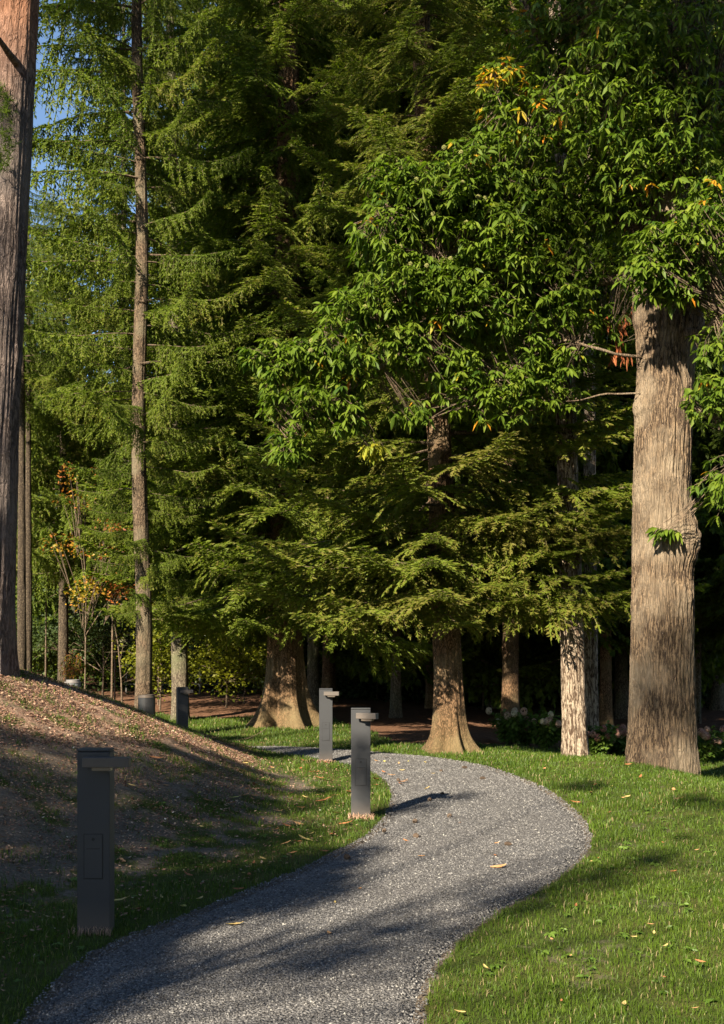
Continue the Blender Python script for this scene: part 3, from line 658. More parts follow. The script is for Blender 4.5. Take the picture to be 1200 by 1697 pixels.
# ------------------------------------------------------------------ broadleaf helpers
def leaf_batch(P, D, Lf, Wf, tint, up=None, fold=.25, droop=.35):
    """lanceolate leaves: 2 x 3 quads/tris each. P base, D direction"""
    n = len(P); D = norm(D); upv = np.array([0, 0, 1.0]) + RS.normal(0, .45, (n, 3)) if up is None else up
    Sx = norm(np.cross(D, upv)); Up = np.cross(Sx, D); L = Lf[:, None]; Wd = Wf[:, None] * .5
    def p(t, s): 
        return P + D * L * t + Sx * Wd * s + Up * (fold * Wd * abs(s)) - np.array([0, 0, 1.0]) * (droop * L * t * t)
    prof = [(0.0, .05), (.28, .85), (.62, .95), (1.0, .03)]
    rows = [(p(t, -w), p(t, 0), p(t, w)) for t, w in prof]
    V = np.stack([v for r in rows for v in r], 1)           # n,12,3
    F = []
    for a in range(3):
        b = a * 3; F += [(b, b + 1, b + 4, b + 3), (b + 1, b + 2, b + 5, b + 4)]
    F = (np.array(F)[None] + (np.arange(n) * 12)[:, None, None]).reshape(-1, 4)
    return V.reshape(-1, 3), F, np.repeat(tint, 6)

build_weeds()
# ------------------------------------------------------------------ chestnut tree (right)
Y6 = 14.4; X6 = px2x(1097, Y6)
V, Q = trunk([(0, 0, -.45), (0, 0, 0), (.01, 0, 2), (.0, 0, 3.6), (.05, 0, 5.2), (.08, 0, 6.2), (.30, .1, 8.5), (.5, .2, 12)], (.41, .40, .37, .345, .34, .36, .24, .14), 420, .02, (.045, .45, 5), .030, 13,
             ((2.95, -.35, .08, .24), (2.75, -.5, .05, .2), (2.2, -.9, .03, .14), (3.6, -2.2, .02, .12), (4.55, 3.5, .07, .15), (5.6, -.2, .10, .3), (5.9, 3.4, .08, .4)), 3, 3.2)
tz6 = hz(X6, Y6) + .0
t6 = thing('chestnut_tree', 'thick sunlit chestnut with a burl on its trunk, on the lawn at the right', 'chestnut tree', (X6, Y6, tz6))
ob('trunk', mesh('trunk', V, [Q], [M['bark_chestnut']], smooth=True), t6)
# limbs: pixel-free world offsets from the trunk; tips where the leaf masses hang
def w6(px, py, Y):
    if Y < 13.95 and px < 1060: Y = 14.15 + (Y - 12) * .4
    p = at(px, py, Y); return p - np.array([X6, Y6, tz6])
limbs, limbmb = [], MB()
def limb(pts, r0, r1):
    P = np.array(pts, float); d = np.r_[0, np.cumsum(np.linalg.norm(np.diff(P, axis=0), axis=1))]
    s = np.linspace(0, d[-1], max(8, int(d[-1] / .12))); Q = np.stack([np.interp(s, d, P[:, k]) for k in range(3)], 1)
    for _ in range(6): Q[1:-1] = (Q[:-2] + 2 * Q[1:-1] + Q[2:]) / 4
    Q[1:-1] += .03 * np.stack([vnoise(s[1:-1] * 3, s[1:-1] * 0 + k * 7 + r0 * 99) for k in range(3)], 1)
    limbmb.tube(Q, np.linspace(r0, r1, len(Q)), 8); limbs.append(Q)
O = lambda z: np.array([.05 if z < 6 else .05 + .1 * (z - 6), 0, z])
limb([O(6.6), w6(960, 330, 13.9), w6(820, 300, 13.2), w6(700, 330, 12.6), w6(640, 350, 12.3)], .11, .02)
limb([O(6.3), w6(980, 470, 13.8), w6(860, 440, 13.2), w6(740, 470, 12.8), w6(600, 540, 12.4), w6(470, 590, 12.2)], .075, .012)
limb([w6(860, 440, 13.2), w6(760, 520, 12.6), w6(640, 600, 12.3), w6(520, 690, 12.1), w6(470, 740, 12.0)], .04, .01)
limb([O(5.2), w6(1000, 585, 14.1), w6(930, 560, 13.6), w6(860, 600, 13.3), w6(800, 660, 13.1)], .022, .008)
limb([O(4.75), w6(1020, 650, 14.1), w6(940, 668, 13.5), w6(860, 680, 13.2)], .014, .006)
limb([O(7.0), w6(1000, 200, 13.9), w6(930, 120, 13.4), w6(880, 40, 13.0), w6(850, -60, 12.8)], .10, .04)
limb([O(6.8), w6(940, 250, 13.6), w6(850, 180, 13.0), w6(820, 130, 12.7)], .06, .015)
limb([O(5.6), w6(1160, 560, 13.9), w6(1220, 500, 13.2), w6(1290, 450, 12.8)], .07, .02)
limb([O(4.6), w6(1150, 670, 13.9), w6(1190, 700, 13.5), w6(1240, 760, 13.2)], .025, .008)
limb([O(7.2), w6(1150, 250, 14.4), w6(1200, 100, 14.6), w6(1230, -50, 14.6)], .15, .08)
limb([w6(960, 330, 13.9), w6(860, 400, 13.4), w6(720, 420, 12.7)], .04, .012)
limb([w6(700, 330, 12.6), w6(660, 290, 12.5), w6(620, 290, 12.4)], .02, .008)
ob('limb', limbmb.me('limb', M['bark_chestnut'], True), t6)
LP = np.concatenate(limbs)
masses = [  # px, py, rx, ry, Y, rd, clusters
    (655, 300, 60, 45, 12.5, .5, 60), (720, 340, 100, 75, 12.7, .7, 150), (640, 400, 70, 60, 12.4, .6, 75), (780, 290, 70, 60, 13.0, .7, 80),
    (690, 470, 110, 55, 12.6, .7, 120), (590, 510, 70, 50, 12.4, .5, 60), (470, 590, 75, 38, 12.2, .4, 55), (560, 600, 80, 60, 12.3, .5, 90),
    (500, 670, 60, 45, 12.1, .4, 42), (450, 640, 25, 50, 12.1, .3, 16), (480, 740, 45, 35, 12.0, .3, 20), (570, 680, 45, 40, 12.2, .4, 26),
    (830, 420, 100, 90, 13.2, .8, 150), (790, 520, 90, 50, 12.9, .6, 70), (900, 500, 90, 70, 13.5, .8, 90), (830, 650, 110, 55, 13.2, .5, 75), (760, 600, 60, 40, 13.0, .4, 32),
    (900, 600, 80, 50, 13.4, .5, 50), (680, 680, 45, 30, 13.0, .25, 14), (665, 575, 55, 45, 12.6, .35, 34), (700, 545, 50, 40, 12.7, .35, 26), (1078, 455, 50, 38, 13.3, .25, 30), (1130, 480, 35, 25, 13.4, .2, 14), (1095, 400, 60, 45, 13.4, .4, 34), (960, 420, 80, 90, 13.8, .8, 90), (880, 330, 100, 80, 13.5, .9, 120),
    (870, 230, 90, 80, 13.3, .8, 85), (840, 140, 55, 60, 12.9, .5, 40), (920, 60, 90, 90, 13.2, .9, 100), (990, 170, 100, 120, 14.0, 1.0, 130), (1060, 60, 100, 90, 14.0, 1.1, 110),
    (1080, 260, 90, 110, 13.8, .8, 105), (1160, 150, 80, 140, 14.0, 1.0, 110), (1160, 400, 90, 60, 13.3, .6, 80), (1120, 450, 50, 35, 13.4, .3, 28), (1190, 330, 50, 60, 13.4, .5, 35),
    (1180, 660, 45, 40, 13.4, .4, 26), (1200, 800, 45, 50, 13.2, .4, 26), (1210, 560, 50, 60, 13.4, .5, 25), (1000, 320, 70, 70, 13.9, .7, 60), (1000, 540, 40, 40, 13.8, .4, 14),
    (1200, 200, 80, 200, 15.2, 1.0, 110), (1090, -40, 160, 60, 14.0, 1.3, 100), (620, 745, 25, 14, 12.3, .15, 5), (940, 660, 40, 20, 13.5, .2, 9), (1100, 880, 22, 8, 13.9, .1, 5)]
def chestnut_crown():
    PV, LD, LL, LW, LT = [], [], [], [], []; tw = MB(); burr = []
    for mi, (px, py, rx, ry, Y, rd, nc) in enumerate(masses):
        c = w6(px, py, Y); k = Y / FPX; nc = int(nc * 2.7)
        q = norm(RS.normal(0, 1, (nc, 3))) * (RS.rand(nc, 1) ** .45) * (1 + .22 * RS.rand(nc, 1) ** 3)
        pts = c + q * np.array([rx * k, rd, ry * k])
        for p in pts:
            j = np.argmin(((LP - p) ** 2).sum(1)); src = LP[j]
            d = p - src; dl = np.linalg.norm(d)
            if dl > .12:
                back = p - norm(d) * min(dl, .55) + RS.normal(0, .04, 3)
                tw.tube([back, (back + p) / 2 + RS.normal(0, .02, 3), p], [.0055, .004, .003], 3)
            nl = RS.randint(5, 11); az = RS.rand() * 6.28; lean = norm(d * np.array([1, 1, .3]) + np.array([0, -.25, .1]))
            base_t = np.clip(.45 + RS.normal(0, .16), .05, .9)
            yel = RS.rand() < ({27: .24, 26: .07, 28: .04}.get(mi, .006))
            if py == 745: yel = True
            for l in range(nl):
                a = az + l * 2.399; dv = np.array([math.cos(a), math.sin(a), RS.uniform(-1.5, .1)]) + lean * .6 + np.array([-.1, -.2, 0])
                PV.append(p + norm(dv) * .015 - lean * .035 * l / nl); LD.append(dv); sz = RS.uniform(.06, .15); LL.append(sz); LW.append(sz * RS.uniform(.30, .40))
                LT.append(RS.uniform(.925, .962) if py == 745 else RS.uniform(.95, 1.0) if yel or RS.rand() < .004 else min(.92, base_t + RS.uniform(-.15, .15)))
            if RS.rand() < .055: burr.append(p + lean * .03)
    P, D, L, Wd, T = np.array(PV), np.array(LD), np.array(LL), np.array(LW), np.array(LT)
    V, F, t = leaf_batch(P, D, L, Wd, T)
    ob('crown', mesh('crown', V, [F], [M['chestnut']], attr={'tint': t}, smooth=True), t6)
    ob('twigs', tw.me('twigs', M['twig']), t6)
    print('leaves', len(P), 'burrs', len(burr))
    # spiny burrs
    ico = []
    bv, bf = [], []; 
    th = np.linspace(0, 2 * np.pi, 12, endpoint=False); dirs = norm(np.array([(math.cos(a) * math.cos(e), math.sin(a) * math.cos(e), math.sin(e)) for e in (-1.2, -.6, 0, .6, 1.2) for a in th + e * 3]))
    nd = len(dirs); u = norm(np.cross(dirs, [0.3, .5, 1.])); v = np.cross(dirs, u)
    one = np.concatenate([dirs * .018 + u * .010, dirs * .018 - u * .005 + v * .009, dirs * .018 - u * .005 - v * .009, dirs * .033]).astype(float)
    f = np.array([[i, i + nd, i + 3 * nd] for i in range(nd)] + [[i + nd, i + 2 * nd, i + 3 * nd] for i in range(nd)] + [[i + 2 * nd, i, i + 3 * nd] for i in range(nd)])
    bme = mesh('chestnut_burr', one, [f], [M['burr']])
    for p in burr[:95]: ob('burr', bme, t6, p)
    # withered brown leaf bunches hanging left of the trunk
    P = []; 
    for (px, py) in ((1008, 540), (1022, 560), (1030, 545), (1028, 575), (1040, 520), (1020, 590), (1036, 590), (1034, 530), (1005, 530)):
        c = w6(px, py, 13.9)
        for _ in range(9): P.append(c + RS.normal(0, .03, 3))
    P = np.array(P); n = len(P)
    V, F, t = leaf_batch(P, np.c_[RS.normal(0, .4, (n, 2)), -np.ones(n)], U(.07, .14, n), U(.02, .04, n), U(0, 1, n), fold=.7)
    ob('withered_leaves', mesh('withered_leaves', V, [F], [M['deadleaf']], attr={'tint': t}), t6)['label'] = 'withered reddish brown leaves hanging beside the trunk'
chestnut_crown()

# ------------------------------------------------------------------ scots pine (left edge)
Y1 = 11.6; X1 = px2x(-16, Y1)
V, Q = trunk([(0, 0, -.6), (0, 0, 0), (.10, 0, 3), (.36, 0, 8.2), (.6, 0, 14), (.7, 0, 18)], (.205, .20, .195, .18, .13, .05), 120, .03, (.06, .4, 4), .022, 7, ((5.1, 3.2, .03, .1), (3.2, -.3, .02, .1)), 11, .9)
tz1 = hz(X1, Y1) - .05
t1 = thing('pine_tree', 'leaning pine at the left edge, grey below and orange barked above', 'pine', (X1, Y1, tz1))
ob('trunk', mesh('trunk', V, [Q], [M['bark_pine']], smooth=True), t1)
def w1(px, py, Y): return at(px, py, Y) - np.array([X1, Y1, tz1])
bp = []
for pts, r0 in (([w1(30, 108, 11.5), w1(12, 85, 11.1), w1(-5, 60, 10.8), w1(-60, 20, 10.4)], .045), ([w1(10, 260, 11.5), w1(-30, 240, 11.2), w1(-90, 235, 11)], .03), ([(.45, 0, 10), (-.8, .5, 10.6), (-1.8, .8, 10.8)], .05), ([(.5, 0, 11), (1.2, -1, 11.7), (1.6, -1.6, 12)], .05), ([(.55, 0, 12.5), (.3, 1.4, 13.4)], .04)):
    P = np.array(pts, float); b = MB(); b.tube(P, np.linspace(r0, .01, len(P)), 7); ob('branch', b.me('branch', M['bark_pine'], True), t1); bp.append(P[-1]); bp.append(P[-2])
def needle_tufts(centres, n, r, L=.09):
    P = np.concatenate([c + RS.normal(0, 1, (n, 3)) * r for c in centres]); k = 14
    B = np.repeat(P, k, 0); D = norm(RS.normal(0, 1, (len(B), 3)) + [0, 0, .3]); Sx = norm(np.cross(D, RS.normal(0, 1, (len(B), 3)))) * .0035
    V = np.stack([B - Sx, B + Sx, B + D * L * U(.6, 1.1, (len(B), 1))], 1).reshape(-1, 3)
    return V, np.arange(len(V)).reshape(-1, 3), np.repeat(U(.1, .6, len(P)), k)
V, F, t = needle_tufts([w1(6, 190, 11.2), w1(10, 235, 11.2), w1(2, 270, 11.2), w1(0, 150, 11.3)], 22, .05)
V2, F2, t2_ = needle_tufts(bp[4:], 420, .55, .12)
ob('crown', mesh('crown', np.concatenate([V, V2]), [np.concatenate([F, F2 + len(V)])], [M['spruce']], attr={'tint': np.r_[t, t2_]}), t1)

# ------------------------------------------------------------------ birches
def broad_crown(cs, n, r, matn, ls=.07, flat=.5, lay=False):
    P = []
    for c in cs:
        q = norm(RS.normal(0, 1, (n, 3))) * RS.rand(n, 1) ** .5 * np.array(r)
        if lay:
            st = RS.uniform(.22, .34); w_ = RS.normal(0, .22, 2); u_ = .18 * vnoise(q[:, 0] * 3 + c[0] * 9, q[:, 1] * 3); lv = np.round((q[:, 2] + u_) / st + RS.rand()) * st
            q[:, 2] = lv - u_ * 1.6 + q[:, 0] * w_[0] + q[:, 1] * w_[1] + RS.normal(0, .05, n)
        P.append(np.array(c) + q)
    P = np.concatenate(P); n = len(P); k = vnoise(P[:, 0] * 2.5, P[:, 1] * 2.5, P[:, 2] * 2.5) > -.25; P = P[k]; n = len(P)
    D = np.c_[RS.normal(0, 1, (n, 2)), RS.normal(-.2, .3, n)]; sz = U(.6, 1.2, n) * ls
    # simple four-corner leaves
    D = norm(D); Sx = norm(np.cross(D, np.array([0, 0, 1.0]) + RS.normal(0, flat, (n, 3)))); L = sz[:, None]
    V = np.stack([P, P + D * L * .5 + Sx * L * .32, P + D * L - [0, 0, 1] * L * .15, P + D * L * .5 - Sx * L * .32], 1).reshape(-1, 3)
    t = np.clip(.5 + .4 * vnoise(P[:, 0] * 1.5, P[:, 1] * 1.5, P[:, 2] * 1.5) + U(-.25, .25, n), 0, 1)
    return V, np.arange(n * 4).reshape(-1, 4), t
for (px, Y, r, lean, seed, lab) in ((954, 16.2, .165, -.028, 3, 'nearer birch with white streaked bark on the lawn edge'), (980, 19.5, .115, -.005, 8, 'narrower shaded birch half hidden behind the streaked one')):
    x = px2x(px, Y); t = thing('birch_tree', lab, 'birch', (x, Y, hz(x, Y) - .05), 0, 'pair of birches')
    V, Q = trunk([(0, 0, -.1), (lean, 0, 1), (lean * 6, 0, 6), (lean * 14, 0, 14)], (r * 1.06, r, r * .8, r * .3), 90, .025, (r * .28, .22, 4), .016, 7, (), seed)
    ob('trunk', mesh('trunk', V, [Q], [M['bark_birch']], smooth=True), t)
    V, F, tt = broad_crown([(lean * 9, 0, 9.5), (.6, .4, 8), (-.5, .3, 11)], 2600, (1.3, 1.3, 1.6), 'beech', .06)
    ob('crown', mesh('crown', V, [F], [M['beech']], attr={'tint': tt * .5}), t)

# ------------------------------------------------------------------ understorey
def sapling(name, label, cat, px, Y, cs, n, r, matn, ls, trunkr=.03, group=None, lay=True, H=None, zb=None):
    x = px2x(px, Y); z = hz(x, Y); t = thing(name, label, cat, (x, Y, z), 0, group)
    b = MB(); zt = max(c[2] for c in cs); zl_ = min(c[2] for c in cs); b.tube([(0, 0, -.05), (.03, 0, zt * .45), (.0, .02, zt * .95)], [trunkr, trunkr * .7, trunkr * .3], 6)
    for c in cs:
        c = np.array(c, float); zb_ = zt * (.35 + .5 * (c[2] - zl_) / max(.1, zt))
        b.tube([(.04 * zb_ / zt, 0, zb_), (c[0] * .55, c[1] * .5, (zb_ + c[2]) * .52), c], [trunkr * .6, trunkr * .4, trunkr * .2], 5)
        for _ in range(5):
            e = c + RS.normal(0, 1, 3) * np.array(r) * .6; b.tube([c * np.array([.6, .6, .75]), (c + e) / 2, e], [trunkr * .4, trunkr * .25, .003], 3)
    ob('stem', b.me('stem', M['twig'], True), t)
    V, F, tt = broad_crown(cs, n, r, matn, ls, .9, lay and matn != 'maple')
    ob('foliage', mesh('foliage', V, [F], [M[matn]], attr={'tint': tt}), t); return t
sapling('beech_sapling', 'bright green beech sapling lit up between the slim and the grey trunked spruce', 'beech sapling', 265, 26.5, [(-.2, 0, 1.4), (.3, .3, 2.2), (0, -.2, .9)], 1500, (.9, .8, .8), 'beech', .085)
sapling('beech_sapling', 'sunlit yellow green beech thicket left of the buttressed spruce', 'beech sapling', 375, 27.0, [(-.5, 0, 1.2), (.5, .3, 1.6), (0, -.2, .8), (.9, 0, .9)], 1500, (.9, .8, .7), 'beech', .085)
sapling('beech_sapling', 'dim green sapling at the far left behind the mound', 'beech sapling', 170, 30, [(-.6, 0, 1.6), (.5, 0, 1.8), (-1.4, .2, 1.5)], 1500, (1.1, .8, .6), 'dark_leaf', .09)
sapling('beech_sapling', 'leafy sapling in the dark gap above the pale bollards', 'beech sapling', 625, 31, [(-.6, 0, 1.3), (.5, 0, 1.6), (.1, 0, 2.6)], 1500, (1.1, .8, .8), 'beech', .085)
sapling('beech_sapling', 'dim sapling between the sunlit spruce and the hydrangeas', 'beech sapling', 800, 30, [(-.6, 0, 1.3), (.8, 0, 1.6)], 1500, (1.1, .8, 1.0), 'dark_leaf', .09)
sapling('maple_tree', 'young maple with red and orange autumn leaves in the left wood', 'maple', 140, 23.0, [(-.2, 0, 4.5), (.5, .2, 4.1), (-.1, -.2, 5.0), (.3, -.2, 2.9), (.7, -.2, 2.7), (-.4, -.2, 3.6), (.5, -.2, 3.4), (.0, -.3, 2.6)], 210, (.45, .45, .3), 'maple', .075, .02)
sapling('maple_tree', 'taller yellowing maple behind the red one', 'maple', 185, 27, [(0, 0, 3.6), (.5, 0, 6.0), (-1.0, 0, 4.4)], 260, (.7, .6, .5), 'maple', .085, .03)
for px, Y, cs, r_, lab in ((75, 27.5, [(0, 0, 4.2), (-.8, 0, 5.6), (.7, .2, 6.4), (.1, 0, 7.6)], 1.0, 'young yellow green beech between the leaning pine and the slim spruce'),
                       (190, 28.5, [(-.4, 0, 3.4), (.4, 0, 4.8), (-.5, .2, 6.2), (.2, 0, 7.4)], .95, 'young yellow green beech just left of the slim spruce'),
                       (262, 27.5, [(0, 0, 2.6), (.1, 0, 4.0), (-.1, .2, 5.4)], .8, 'young beech filling the gap right of the slim spruce'),
                       (405, 28, [(-.3, 0, 2.3), (.4, 0, 3.2)], .9, 'young beech left of the buttressed spruce, under its boughs')):
    sapling('young_beech', lab, 'beech', px, Y, cs, 2300, (r_, r_ * .8, r_ * .9), 'beech', .075, .022, 'young beeches in the left background')
# bare little saplings
for (px, py0, py1, Y, dx, lab) in ((203, 1130, 1035, 24, -.12, 'thin pale bare stem left of the slim spruce'), (99, 1110, 985, 25, 0, 'hair thin upright stem above the reddish shrub')):
    x = px2x(px, Y); z = hz(x, Y); H = at(px, py1, Y)[2] - z; b = MB(); b.tube([(0, 0, -.1), (dx * .2, 0, H * .4), (dx * .8, 0, H * .8), (dx * 1.4, 0, H)], [.022, .018, .014, .008] if dx else [.008] * 4, 6)
    b.tube([(dx * .5, 0, H * .6), (dx * .5 + .1, 0, H * .85)], [.008, .004], 4)
    tag(ob('bare_sapling', b.me('bare_sapling', M['twig'], True), None, (x, Y, z)), lab, 'sapling')

def undergrowth():
    n = 130000; x = U(-26, 26, n); y = U(30.5, 40, n); top = 1.1 + 1.3 * fbm(x * .5, y * .5, o=3) + .5 * (y - 31) / 9 + 1.6 * sstep(-3.5, -6, x)
    k = top > 0; x, y, top = x[k], y[k], top[k]; n = len(x); z = RS.rand(n) * top + hgt(x, y); P = np.stack([x, y, z], 1)
    D = norm(np.c_[RS.normal(0, 1, (n, 2)), RS.normal(-.2, .4, n)]); Sx = norm(np.cross(D, np.array([0, 0, 1.]) + RS.normal(0, .5, (n, 3)))); L = U(.08, .18, n)[:, None]
    V = np.stack([P, P + D * L * .5 + Sx * L * .35, P + D * L, P + D * L * .5 - Sx * L * .35], 1).reshape(-1, 3)
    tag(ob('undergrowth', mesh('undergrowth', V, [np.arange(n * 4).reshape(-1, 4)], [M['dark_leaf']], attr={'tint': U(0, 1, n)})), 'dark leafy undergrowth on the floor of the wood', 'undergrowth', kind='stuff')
undergrowth()
# far-off wood as one mass behind everything
def far_wood():
    n = 260000; x = U(-30, 30, n); y = U(41, 50, n); top = np.where(x < -9, 12 + 2 * np.sin(x * 1.7), 34) + 2.0 * fbm(x * .4, x * 0, o=3)
    top = np.where((x > -12) & (x < -7), 11, top)
    z = RS.rand(n) ** 1.3 * top; k = fbm(x * .7, y * .7, z * .7, 2) > -.3; x, y, z = x[k], y[k], z[k]; n = len(x)
    P = np.stack([x, y, z + .1], 1); D = norm(np.c_[RS.normal(0, 1, (n, 2)), -RS.rand(n)]); Sx = norm(np.cross(D, RS.normal(0, 1, (n, 3)))); L = U(.14, .42, n)[:, None]
    V = np.stack([P, P + D * L * .5 + Sx * L * .3, P + D * L, P + D * L * .5 - Sx * L * .3], 1).reshape(-1, 3)
    b = MB()
    for i in range(46):
        xx = U(-28, 28); yy = U(40, 47); b.tube([(xx, yy, 0), (xx + U(-.3, .3), yy, 9), (xx, yy, 14 if xx < -7 else 28)], [U(.12, .25), .14, .04], 7)
    WV = np.concatenate(b.V); WQ = np.concatenate(b.Q)
    F = np.arange(n * 4).reshape(-1, 4)
    t = np.clip(U(0, 1, n) * .8, 0, 1)
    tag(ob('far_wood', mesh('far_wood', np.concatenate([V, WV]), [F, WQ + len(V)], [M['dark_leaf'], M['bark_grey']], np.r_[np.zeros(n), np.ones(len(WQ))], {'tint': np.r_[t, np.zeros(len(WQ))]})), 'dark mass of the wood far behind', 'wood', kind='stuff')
far_wood()

# ------------------------------------------------------------------ hydrangeas
def hydrangea(px, Y, r, h, lab, nf=9, seed=0, brown=False):
    x = px2x(px, Y); z = hz(x, Y); t = thing('hydrangea_shrub', lab, 'hydrangea', (x, Y, z), 0, 'hydrangeas along the edge of the wood')
    b = MB(); P, D = [], []
    for _ in range(26):
        a = RS.rand() * 6.28; e = np.array([math.cos(a) * r * RS.rand() ** .5, math.sin(a) * r * .7 * RS.rand() ** .5, h * U(.55, 1.0)]); b.tube([(e[0] * .15, e[1] * .15, 0), e * [.6, .6, .6], e], [.006, .005, .003], 4)
        for s in np.linspace(.25, 1, 14):
            q = e * s; 
            for k in range(3): P.append(q + RS.normal(0, .03, 3)); D.append([RS.normal(), RS.normal(), RS.uniform(-.3, .4)])
    ob('stem', b.me('stem', M['twig']), t); P, D = np.array(P), np.array(D); n = len(P)
    V, F, tt = leaf_batch(P, D, U(.07, .12, n), U(.04, .065, n), U(0, 1, n)); ob('foliage', mesh('foliage', V, [F], [M['hydleaf']], attr={'tint': tt}), t)
    for i in range(nf):
        a = RS.rand() * 6.28; c = np.array([math.cos(a) * r * RS.rand() ** .5, -abs(math.sin(a)) * r * .6, h * U(.65, 1.05)]); m_ = 130
        q = norm(RS.normal(0, 1, (m_, 3))); q[:, 2] *= 1.2; Pp = q * U(.045, .06); Dd = norm(np.cross(q, RS.normal(0, 1, (m_, 3))))
        S2 = norm(np.cross(q, Dd)); s = .014
        V = np.stack([Pp - Dd * s, Pp - S2 * s, Pp + Dd * s, Pp + S2 * s], 1).reshape(-1, 3)
        ob('flower_head', mesh('flower_head', V, [np.arange(m_ * 4).reshape(-1, 4)], [M['hydflower']], attr={'tint': np.clip((.15 if brown else .6) + RS.normal(0, .25) + U(-.2, .2, m_), 0, 1)}), t, tuple(c))
hydrangea(845, 19.0, .36, .55, 'small leafy hydrangea with pale heads, nearest the sunlit spruce', 6)
hydrangea(872, 19.4, .28, .5, 'hydrangea with pinkish heads between two greener ones', 7, brown=True)
hydrangea(903, 18.8, .38, .62, 'taller green hydrangea immediately left of the streaked birch', 6)
hydrangea(990, 18.6, .36, .5, 'hydrangea right of the streaked birch', 8, brown=True)
hydrangea(1022, 19.4, .34, .5, 'shaded hydrangea against the left side of the thick chestnut', 8, brown=True)
hydrangea(1165, 19.2, .4, .52, 'shaded hydrangea with brown heads right of the thick chestnut', 10, brown=True)
hydrangea(1200, 19.8, .42, .5, 'hydrangea with brown heads at the right edge of the picture', 10, brown=True)

# ------------------------------------------------------------------ bollards
def bev(mb, name, matn, w=.004):
    me = mb.me(name, M[matn])
    import bmesh
    bm = bmesh.new(); bm.from_mesh(me); bmesh.ops.recalc_face_normals(bm, faces=bm.faces)
    bmesh.ops.bevel(bm, geom=list(bm.edges), offset=w, segments=2, affect='EDGES', profile=.5, clamp_overlap=True); bm.to_mesh(me); bm.free(); return me
pb = MB(); pb.box(-.088, .088, -.06, .06, -.12, .985); ME_post = bev(pb, 'post', 'anthracite', .003)
cb = MB(); cb.box(-.0885, .0885, -.0605, .0605, .988, 1.0); ME_cap = bev(cb, 'cap', 'anthracite', .003)
gp = MB(); gp.box(-.052, .052, -.0612, -.058, .30, .545); ME_gap = gp.me('panel_frame', M['gap'])
dr = MB(); dr.box(-.048, .048, -.0632, -.0600, .304, .541); ME_door = bev(dr, 'panel', 'anthracite', .001)
sc = MB(); sc.box(-.038, .038, -.0640, -.0634, .462, .466); ME_slot = sc.me('label_line', M['gap'])
th = np.linspace(0, 2 * np.pi, 17)[:-1]
kv = np.concatenate([np.c_[np.cos(th) * .009, np.full(16, -.0640), np.sin(th) * .009 + .515], np.c_[np.cos(th) * .009, np.full(16, -.0625), np.sin(th) * .009 + .515]])
kq = [[i, (i + 1) % 16, 16 + (i + 1) % 16, 16 + i] for i in range(16)]
ME_lock = mesh('lock', kv, [np.array(kq), np.arange(16)[None, ::-1]], [M['gap']])
def arm_mesh(L): a = MB(); a.box(-.045, L, -.034, .034, -.026, .026); return bev(a, 'lamp_arm', 'anthracite', .003)
def arm_lens(L): a = MB(); a.box(.005, .105, -.026, .026, -.045, -.0262); return a.me('lamp_lens', M['lens'])
ME_lens = arm_lens(0)
def text_me(s, size):
    cu = bpy.data.curves.new('lettering', 'FONT'); cu.body = s; cu.size = size; cu.align_x = 'CENTER'; cu.extrude = .0004
    o = bpy.data.objects.new('t', cu); COL.objects.link(o); dg = bpy.context.evaluated_depsgraph_get()
    me = bpy.data.meshes.new_from_object(o.evaluated_get(dg)); bpy.data.objects.remove(o); me.materials.clear(); me.materials.append(M['gap']); me.name = 'lettering'; return me
def bollard(lab, px, Y, zoff=None, rz=0, arm_rot=0, ax_=(-.03, -.095), scale=1.0, word=None, al=.225):
    x = px2x(px, Y); z = hz(x, Y) if zoff is None else zoff
    t = thing('bollard_light', lab, 'bollard light', (x, Y, z), rz, 'bollard lights along the path', scale)
    p = ob('post', ME_post, t); ob('cap', ME_cap, p)
    f = ob('access_panel', ME_gap, t); ob('panel', ME_door, f); ob('lock', ME_lock, f); ob('label_line', ME_slot, f)
    if word:
        w = ob('lettering', text_me(word, .026), f, (0, -.0634, .447), (math.radians(90), 0, 0))
    a = ob('lamp_arm', arm_mesh(al), t, (ax_[0], ax_[1], .935), (0, 0, arm_rot)); ob('lamp_lens', ME_lens, a); return t
B1 = bollard('nearest dark bollard light, standing in the shade at the foot of the mound', 159, 6.2, 0.0, 0, 0, (-.0, -.093), 1.0, al=.205)
bollard('tallest looking of the two pale grey bollards, right beside the gravel bend', 598, 10.35, 0.0, 0, math.radians(-25), (.01, -.10), 1.0, 'Aigen', al=.15)
bollard('farther of the two pale grey bollards, in front of the sunlit path strip', 540, 15.3, 0.0, math.radians(3), math.radians(-12), (.02, -.10), 1.0, al=.16)
bollard('dark bollard farthest away, half sunk behind the mound', 302, 18.4, -.09, math.radians(20), math.radians(-15), (.0, -.09), 1.0, al=.16)

# pale dry grass round the bollard feet
def tuft(px, Y, n=120, z=0):
    x = px2x(px, Y); a = U(0, 6.28, n); xx = x + U(-.115, .115, n); yy = Y - .07 - U(0, .06, n)
    me = blades(xx, yy, U(.03, .075, n), U(.004, .008, n) * (Y / 8), U(0, 1, n), .5, 'dry_grass', 'drygrass')
    tag(ob('dry_grass', me), 'pale dry grass round the foot of a bollard', 'dry grass', kind='stuff')
tuft(159, 6.2, 70); tuft(598, 10.35); tuft(540, 15.3)

